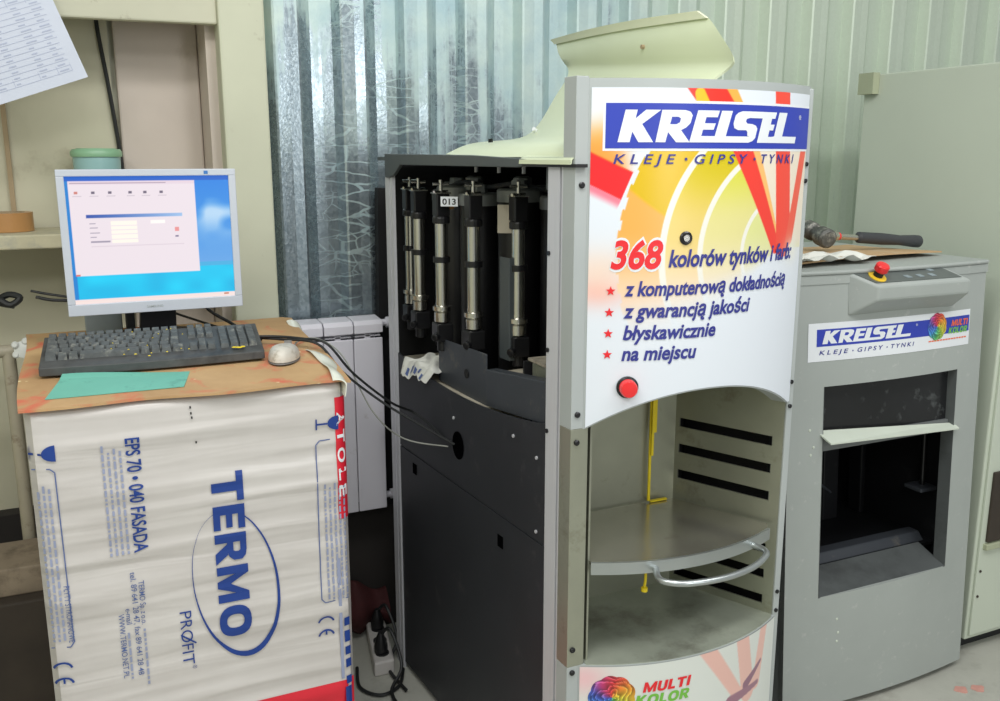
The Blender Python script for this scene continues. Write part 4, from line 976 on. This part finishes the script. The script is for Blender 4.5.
b = B(); rs = random.Random(5)
for u_, v_2, r_ in [(.55 + .0, .12, .0025), (.47, .03, .003), (.36, .14, .0022), (.41, .12, .003), (.38, .20, .002), (.48, .12, .002), (.65, .16, .002)] + [(.86 + .012 * k + .004 * (k % 2), .10 - .012 * (k % 3), .006) for k in range(4)] + [(.3 + rs.random() * .35, .1 + rs.random() * .8, .0015) for _ in range(10)]:
    p_ = KF(u_, v_2, .0165 if v_2 < .2 else .0225); b.lathe([(r_, 0), (r_ * .7, .0012)], p_, 8)
b.build('paint_splash', 'strap', KB)
# mouse
MS = thing('mouse', (.40, 2.03, 1.0), 'grubby white computer mouse beside the keyboard', 'mouse')
def mouse_body(grow, z0, hgt, cut_=1.0):
    def f(u, v):
        a = 2 * PI * u; lx, ly = .034 * grow, .062 * grow; t = v * PI / 2
        r = math.cos(t) ** .55; wx = 1 + .10 * math.sin(a) * 0
        x = lx * r * math.cos(a); y = ly * r * math.sin(a); z = z0 + hgt * math.sin(t) * (1 - .18 * (y / ly if ly else 0))
        ca, sa = math.cos(-.35), math.sin(-.35)
        return (.392 + x * ca - y * sa, 2.030 + x * sa + y * ca, z)
    return f
zt_ = topz(2.03) + .005
b = B().grid(28, 10, mouse_body(1.02, zt_ + .001, .006)); b.build('underside', 'mousegrey', MS, smooth=True)
b = B().grid(28, 10, mouse_body(1.0, zt_ + .005, .030)); b.build('shell', 'mouse', MS, smooth=True)
B().cyl((.419, 2.074, zt_ + .025), (.403, 2.078, zt_ + .025), .009, n=14).build('scroll_wheel', 'mousegrey', MS, smooth=True)
# teal card
b = B().slab(12, 6, lambda u, v: (-.090 + .252 * u + .03 * v * (1 - .2 * u), 1.893 + (.135 - .022 * u) * v - .004 * u + .010 * (1 - u) * v, topz(1.893 + .13 * v) + .0058 + .003 * math.sin(4 * u + 1) * v + (.006 * (v - .8) * 5 * (1 - u) if v > .8 else 0)), (0, 0, .0012))
tag(b.build('teal_card', 'teal', loc=(.05, 1.95, 1.0)), 'teal paper card lying in front of the black keyboard', 'card')

# monitor
MO = thing('monitor', (.15, 2.28, 1.0), 'silver flat-panel computer monitor switched on behind the keyboard', 'monitor')
mx0, mx1, mz0, mz1, my = -.041, .341, 1.106, 1.431, 2.245
b = B()
iw = .0165; sx0, sx1, sz0_, sz1_ = mx0 + iw, mx1 - iw, mz0 + .026, mz1 - .015
for q in ((mx0, mx1, mz0, sz0_), (mx0, mx1, sz1_, mz1), (mx0, sx0, sz0_, sz1_), (sx1, mx1, sz0_, sz1_)): b.box(q[0], q[1], my, my + .018, q[2], q[3])
b.build('bezel', 'monitor', MO, bevel=.0015)
b = B(); b.hexa([(mx0 + .004, my + .018, mz0 + .004), (mx1 - .004, my + .018, mz0 + .004), (mx1 - .05, my + .060, mz0 + .04), (mx0 + .05, my + .060, mz0 + .04)], [(mx0 + .004, my + .018, mz1 - .004), (mx1 - .004, my + .018, mz1 - .004), (mx1 - .05, my + .060, mz1 - .04), (mx0 + .05, my + .060, mz1 - .04)])
b.build('rear_shell', 'monitor', MO, bevel=.004)
def scr(u, v):
    N = len(u); y = 1 - v; rgb = np.zeros((N, 3))
    def cell(seed):
        r_ = np.random.RandomState(seed); g = r_.rand(24, 24)
        x_ = u * 8 % 23; y_ = y * 10 % 23; i = x_.astype(int); j = y_.astype(int); f = x_ - i; h = y_ - j; f = f * f * (3 - 2 * f); h = h * h * (3 - 2 * h)
        return g[i, j] * (1 - f) * (1 - h) + g[i + 1, j] * f * (1 - h) + g[i, j + 1] * (1 - f) * h + g[i + 1, j + 1] * f * h
    sky = np.array((30, 130, 226.)) * (1 - y[:, None] * 1.1).clip(0, 1) + np.array((120, 176, 232.)) * (y[:, None] * 1.1).clip(0, 1)
    cl = np.clip((cell(4) - .45) * 3, 0, 1) * np.exp(-((y - .30) / .16) ** 2) * np.clip((u - .72) * 8, 0, 1) * .8
    sky = sky * (1 - cl[:, None]) + np.array((214, 234, 248.)) * cl[:, None]
    sea = np.array((0, 196, 240.)) + (cell(9)[:, None] - .5) * np.array((20, 30, 20.))
    hz_ = (y > .715)[:, None]; rgb = np.where(hz_, sea, sky)
    near = ((y > .70) & (y < .74))[:, None]; rgb = np.where(near, np.array((70, 176, 226.)), rgb)
    def R(x0, x1, y0, y1, c): 
        m_ = (u >= x0) & (u <= x1) & (y >= y0) & (y <= y1); rgb[m_] = c
    R(0, 1, 0, .035, (20, 96, 200)); R(0, 1, .965, 1, (246, 226, 222)); R(.93, .96, .97, .985, (200, 120, 90))
    R(0, .022, .035, .965, (24, 130, 210))
    R(.02, .782, .040, .775, (238, 226, 233)); R(.02, .782, .040, .062, (232, 214, 226)); R(.03, .60, .047, .056, (170, 150, 170))
    R(.02, .782, .20, .206, (214, 200, 208))
    for k, x0 in enumerate((.05, .15, .25, .37, .46, .56)): R(x0, x0 + .022, .118, .134, (210, 130, 120) if k == 0 else (110, 100, 120)); R(x0 - .012, x0 + .04, .150, .158, (208, 196, 206))
    t = ((u - .11) / .58).clip(0, 1)[:, None]; m_ = (u > .11) & (u < .69) & (y > .300) & (y < .320); rgb[m_] = (np.array((40, 80, 170.)) * (1 - t) + np.array((160, 196, 236.)) * t)[m_]
    for k in range(5): R(.25, .41, .352 + .036 * k, .380 + .036 * k, (255, 248, 236)); R(.125, .16 + .012 * (k % 3) + (.07 if k == 4 else 0), .362 + .036 * k, .370 + .036 * k, (160, 150, 170))
    R(.49, .58, .352, .374, (255, 250, 246)); R(.64, .665, .41, .445, (236, 150, 150)); R(.642, .662, .478, .492, (130, 120, 150)); R(.125, .69, .545, .550, (222, 208, 218))
    R(.02, .045, .765, .775, (220, 110, 100))
    return rgb
colour_grid('screen', emit_attr('lit_screen', 1.0), 190, 150, lambda u, v: (sx0 + (sx1 - sx0) * u, my + .006, sz0_ + (sz1_ - sz0_) * v), scr, MO, smooth=False)
b = B().hexa([(.105, my + .03, 1.04), (.188, my + .03, 1.04), (.188, my + .055, 1.04), (.105, my + .055, 1.04)], [(.112, my + .015, 1.13), (.190, my + .015, 1.13), (.190, my + .05, 1.13), (.112, my + .05, 1.13)]); b.build('stand_neck', 'blackplastic', MO, bevel=.003)
b = B(); b.lathe([(.125, 0), (.125, .006), (.10, .014), (.04, .016)], (0, 0, 0), 32); b.xf(lambda x, y, z: (.148 + x, 2.300 + y * .75, topz(2.2) + .0075 + z + .055 * (y * .75 + .1))).build('stand_foot', 'blackplastic', MO, smooth=True)
B().box(.270, .279, my - .0008, my + .001, mz1 - .0115, mz1 - .004).build('power_light', 'led', MO)
b = B(); text(b, 'SAMSUNG', .125, .160, mz0 + .0105, .0055, lambda u, v: (u, my - .0008, v), .01); b.build('lettering', 'grey', MO)
tag(B().box(-.010, .074, 2.405, 2.455, topz(2.4) + .007, 1.098).build('adaptor_box', 'adaptor', loc=(.03, 2.43, 1.03), bevel=.003), 'blue-grey electrical box under the monitor, behind the keyboard', 'adaptor')
tag(B().box(.082, .103, 2.40, 2.43, topz(2.4) + .007, 1.092).build('plug_adaptor', 'greyplate', loc=(.09, 2.41, 1.03), bevel=.003), 'small dark plug beside the blue-grey box under the monitor', 'plug')
# cables
def cable(name, pts, r, m, label): tag(B().tube(pts, r, 8, 8).build(name, m, loc=pts[0], smooth=True), label, 'cable')
tz = topz(2.15) + .009
cable('keyboard_cable', [(.352, 2.17, tz + .020), (.40, 2.16, tz + .018), (.452, 2.12, tz + .016), (.50, 2.075, tz + .008), (.56, 2.07, .955), (.66, 2.10, .865), (.74, 2.14, .815), (.775, 2.02, .775)], .0031, 'cable', 'black cable leaving the end of the keyboard and drooping to the dispenser')
cable('computer_cable', [(.20, 2.44, tz + .045), (.30, 2.30, tz + .02), (.35, 2.20, tz + .014), (.41, 2.15, tz + .012), (.48, 2.08, tz + .008), (.53, 2.05, .965), (.62, 2.04, .885), (.70, 2.0, .83), (.773, 1.96, .782)], .0031, 'cable', 'black cable passing between monitor foot and mouse toward the hole in the dispenser side')
cable('mouse_cable', [(.425, 2.085, tz), (.45, 2.15, tz + .004), (.50, 2.16, tz + .004), (.545, 2.10, .99), (.60, 2.05, .86), (.68, 2.06, .78), (.772, 2.0, .765)], .0018, 'cablegrey', 'thin pale cable from the mouse drooping to the dispenser side')
cable('monitor_cable', [(.24, 2.31, 1.14), (.27, 2.32, 1.09), (.32, 2.30, 1.055), (.36, 2.22, tz + .008), (.372, 2.20, tz + .006)], .004, 'cable', 'black cable hanging from the back of the monitor to the cardboard')

# ================================================================== BACK-LEFT THINGS
# radiator
RD = thing('radiator', (.45, 2.53, .42), 'white sectional radiator on the wall between the wrapped pack and the dispenser', 'radiator')
for k in range(7):
    x0 = .158 + .0868 * k; x1 = x0 + .0868
    s_ = B(); s_.box(x0 + .001, x1 - .001, 2.492, 2.500, .430, .950); s_.box(x0 + .034, x1 - .034, 2.50, 2.574, .455, .985)
    s_.box(x0 + .001, x1 - .001, 2.566, 2.574, .430, .98)
    so = s_.build('section', 'radiator', RD, bevel=.003)
    b = B(); b.prism([(2.486, .966), (2.486, .990), (2.496, 1.002), (2.560, 1.006), (2.576, .998), (2.576, .990), (2.556, .996), (2.500, .992), (2.496, .966)], x0 + .0015, x1 - .0015, lambda y, z, x: (x, y, z)); b.build('top_hood', 'radiator', so, bevel=.002)
    b = B()
    for z_ in (.954, .962): b.box(x0 + .006, x1 - .006, 2.500, 2.512, z_, z_ + .004)
    b.build('grille', 'radiator', so)
for z_ in (.985, .455): B().lathe([(.010, 0), (.010, .02), (.016, .022), (.016, .042), (.012, .046)], (.767, 2.535, z_), 10, (1, 0, 0)).build('end_plug', 'radiator', RD, smooth=True)
tag(B().hexa([(.772, 2.585, .40), (.900, 2.585, .40), (.900, 2.615, .40), (.772, 2.615, .40)], [(.790, 2.585, 1.37), (.900, 2.585, 1.37), (.900, 2.615, 1.37), (.790, 2.615, 1.37)]).build('dark_board', 'inside', loc=(.85, 2.60, .40)), 'upright black board behind the dispenser next to the radiator', 'board')

# shelf in the recess with what stands on it
tag(B().box(-1.2, .340, 2.566, 2.822, 1.232, 1.268).build('wall_shelf', 'dust', loc=(-.4, 2.7, 1.232), bevel=.004), 'dusty cream wall shelf in the recess behind the monitor', 'shelf')
TP = thing('tape_roll', (-.172, 2.71, 1.268), 'roll of brown packing tape on the dusty wall shelf', 'tape')
b = B(); b.lathe([(.044, 0), (.062, 0), (.062, .048), (.044, .048), (.044, 0)], (-.172, 2.71, 1.269), 36); b.build('tape', 'tape', TP, smooth=True)
b = B(); b.lathe([(.038, .001), (.0435, .001), (.0435, .049), (.038, .049), (.038, .001)], (-.172, 2.71, 1.269), 36); b.build('core', 'tapecore', TP, smooth=True)
TU = thing('plastic_tub', (.056, 2.745, 1.268), 'cloudy blue plastic tub with green lid behind the monitor', 'tub')
b = B(); b.lathe([(.052, 0), (.055, .004), (.060, .19), (.060, .202)], (.056, 2.745, 1.268), 32); b.build('body', 'tub', TU, smooth=True)
b = B(); b.lathe([(.0640, .190), (.0652, .194), (.0652, .203), (.060, .210), (.052, .209), (.050, .212), (.0, .212)], (.056, 2.745, 1.268), 32); b.build('lid', 'tublid', TU, smooth=True)
# printed sheet pinned to the header
def hp(u, v):                                                     # u across, v up
    a = Vector((-.205, 2.562, 1.560)); bb = Vector((.049, 2.556, 1.650)); up_ = Vector((-.082, .008, .232))
    p_ = a + (bb - a) * u + up_ * v; return (p_.x, p_.y - .012 * math.sin(PI * v) * .6 - .010 * (1 - v) ** 2, p_.z)
HP = thing('printed_sheet', (-.08, 2.56, 1.65), 'tilted sheet of white paper with a printed table pinned to the cream wall', 'paper')
B().slab(12, 12, hp, (0, .0008, 0)).build('sheet', 'paper', HP)
b = B(); on = lambda u, v: (lambda p_: (p_[0], p_[1] - .0010, p_[2]))(hp(u, v))
for k in range(15): rect(b, .05, .90, .10 + .055 * k, .104 + .055 * k, on, 8)
for u_ in (.05, .22, .40, .62, .78, .90): rect(b, u_, u_ + .004, .10, .874, on, 1)
rs = random.Random(2)
for k in range(14):
    for u_ in (.07, .24, .42, .64, .80): rect(b, u_, u_ + .03 + rs.random() * .06, .118 + .055 * k, .130 + .055 * k, on, 1)
b.build('printed_table', 'ink', HP)
cable('wall_cable', [(.086, 2.822, 1.86), (.088, 2.822, 1.79), (.106, 2.822, 1.62), (.120, 2.822, 1.45), (.128, 2.80, 1.272)], .0055, 'cable', 'black cable running down the joint of the recess boards')
# loose wires and the pipe with its valve below the shelf
LW = thing('wire_tangle', (-.16, 2.72, 1.11), 'tangle of dark wires hanging under the wall shelf', 'wires')
B().tube([(-.40, 2.60, 1.16), (-.25, 2.56, 1.14), (-.20, 2.52, 1.120), (-.172, 2.51, 1.104), (-.150, 2.51, 1.120), (-.175, 2.52, 1.128), (-.20, 2.53, 1.110), (-.165, 2.52, 1.100)], .008, 8, 6).build('wire', 'cable', LW, smooth=True)
B().tube([(-.125, 2.52, 1.134), (-.09, 2.51, 1.126), (-.04, 2.50, 1.116), (.02, 2.46, 1.11)], .0032, 8, 6).build('wire', 'cable', LW, smooth=True)
B().tube([(-.115, 2.52, 1.118), (-.08, 2.51, 1.110), (-.03, 2.50, 1.106), (.03, 2.46, 1.10)], .004, 8, 6).build('wire', 'cable', LW, smooth=True)
VP = thing('heating_pipe', (-.4, 2.53, .98), 'painted heating pipe with white valve wheel beside the radiator', 'pipe')
B().cyl((-1.2, 2.535, .985), (.150, 2.535, .985), .016, n=14).build('pipe', 'pipe', VP, smooth=True)
B().cyl((-.19, 2.535, .2), (-.19, 2.535, .985), .016, n=14).build('riser', 'pipe', VP, smooth=True)
b = B(); b.lathe([(.010, 0), (.010, .014), (.020, .015), (.021, .025), (.010, .028)], (-.150, 2.52, .988), 16, (-.2, -1, .25))
for k in range(5):
    a = 2 * PI * k / 5; b.add(*(lambda q: (q.v, q.f))(B().lathe([(.008, .016), (.009, .024), (.006, .028)], Vector((-.150, 2.52, .988)) + Vector((math.cos(a) * .021, 0, math.sin(a) * .021)), 10, (-.2, -1, .25))))
b.build('valve_wheel', 'valve', VP, smooth=True)
B().cyl((-.115, 2.535, .985), (-.085, 2.535, .985), .022, n=8).build('pipe_nut', 'pipe', VP)
B().box(-.075, -.050, 2.515, 2.555, .965, 1.012).build('pipe_fitting', 'redcloth', VP, bevel=.004)
# low clutter left of the pack
tag(B().box(-.75, -.145, 2.32, 2.50, .430, .500).build('timber_plank', 'plank', loc=(-.4, 2.4, .43), bevel=.004), 'raw timber plank lying on the dark boxes beside the wrapped pack', 'plank')
tag(B().box(-.80, -.150, 2.28, 2.51, .0, .430).build('wooden_crate', 'board', loc=(-.45, 2.42, 0), bevel=.006), 'dark wooden crate carrying the raw plank in the corner', 'crate')
# floor behind, between pack and dispenser
PS = thing('power_strip', (.70, 2.40, 0), 'white multi-socket power strip on the floor beside the dispenser', 'power strip')
B().hexa([(.655, 2.30, .0), (.715, 2.30, .0), (.760, 2.54, .0), (.70, 2.54, .0)], [(.655, 2.30, .045), (.715, 2.30, .045), (.760, 2.54, .045), (.70, 2.54, .045)]).build('housing', 'powerstrip', PS, bevel=.006)
for k in range(3):
    p_ = (.692 + .015 * k, 2.345 + .07 * k, .045); B().lathe([(.020, 0), (.020, .004), (.017, .004), (.016, .002)], p_, 18).build('socket', 'dark', PS, smooth=True)
for k, p_ in enumerate(((.690, 2.35, .049), (.722, 2.49, .049))):
    q = thing('mains_plug', p_, ('black mains plug in the near socket of the floor power strip', 'black mains plug in the far socket of the floor power strip')[k], 'plug', 'plugs in the floor power strip')
    B().lathe([(.019, .0), (.020, .02), (.013, .045), (.007, .06)], (p_[0], p_[1], p_[2]), 14).build('plug_body', 'blackplastic', q, smooth=True)
    B().tube([(p_[0], p_[1], p_[2] + .05), (p_[0] + .02, p_[1] - .03, p_[2] + .08), (p_[0] + .03, p_[1] - .10, .05), (p_[0] - .02, p_[1] - .16, .012), (p_[0] - .01, p_[1] - .30, .010)], .005, 8, 6).build('plug_lead', 'cable', q, smooth=True)
cable('floor_cable', [(.74, 2.30, .008), (.70, 2.22, .008), (.64, 2.20, .008), (.60, 2.26, .008), (.62, 2.36, .008)], .005, 'cable', 'black cable looped on the floor between the pack and the dispenser')
b = B().slab(14, 10, lambda u, v: (.60 + .17 * u, 2.555 - .05 * math.sin(PI * v) + .01 * math.sin(11 * u), 0.02 + .17 * v - .05 * u * v + .015 * math.sin(9 * u + 4 * v)), (0, .012, 0))
tag(b.build('red_rag', 'redcloth', loc=(.68, 2.55, .02), smooth=True), 'dull red rag slumped on the floor below the radiator', 'rag')
for k, (x_, y_, l_) in enumerate(((2.129, 1.563, 'dull red paint spot on the floor near the mixer corner'), (2.177, 1.548, 'dull red paint spot on the floor nearer the cream cabinet'))):
    pts = [(x_ + (.020 + .004 * math.sin(3 * t + k)) * math.cos(t), y_ + (.016 + .003 * math.cos(4 * t)) * math.sin(t)) for t in [2 * PI * i / 18 for i in range(18)]]
    tag(B().prism(pts, .0, .0012).build('paint_spot', 'stain_red', loc=(x_, y_, 0)), l_, 'paint spot', 'paint spots on the floor')
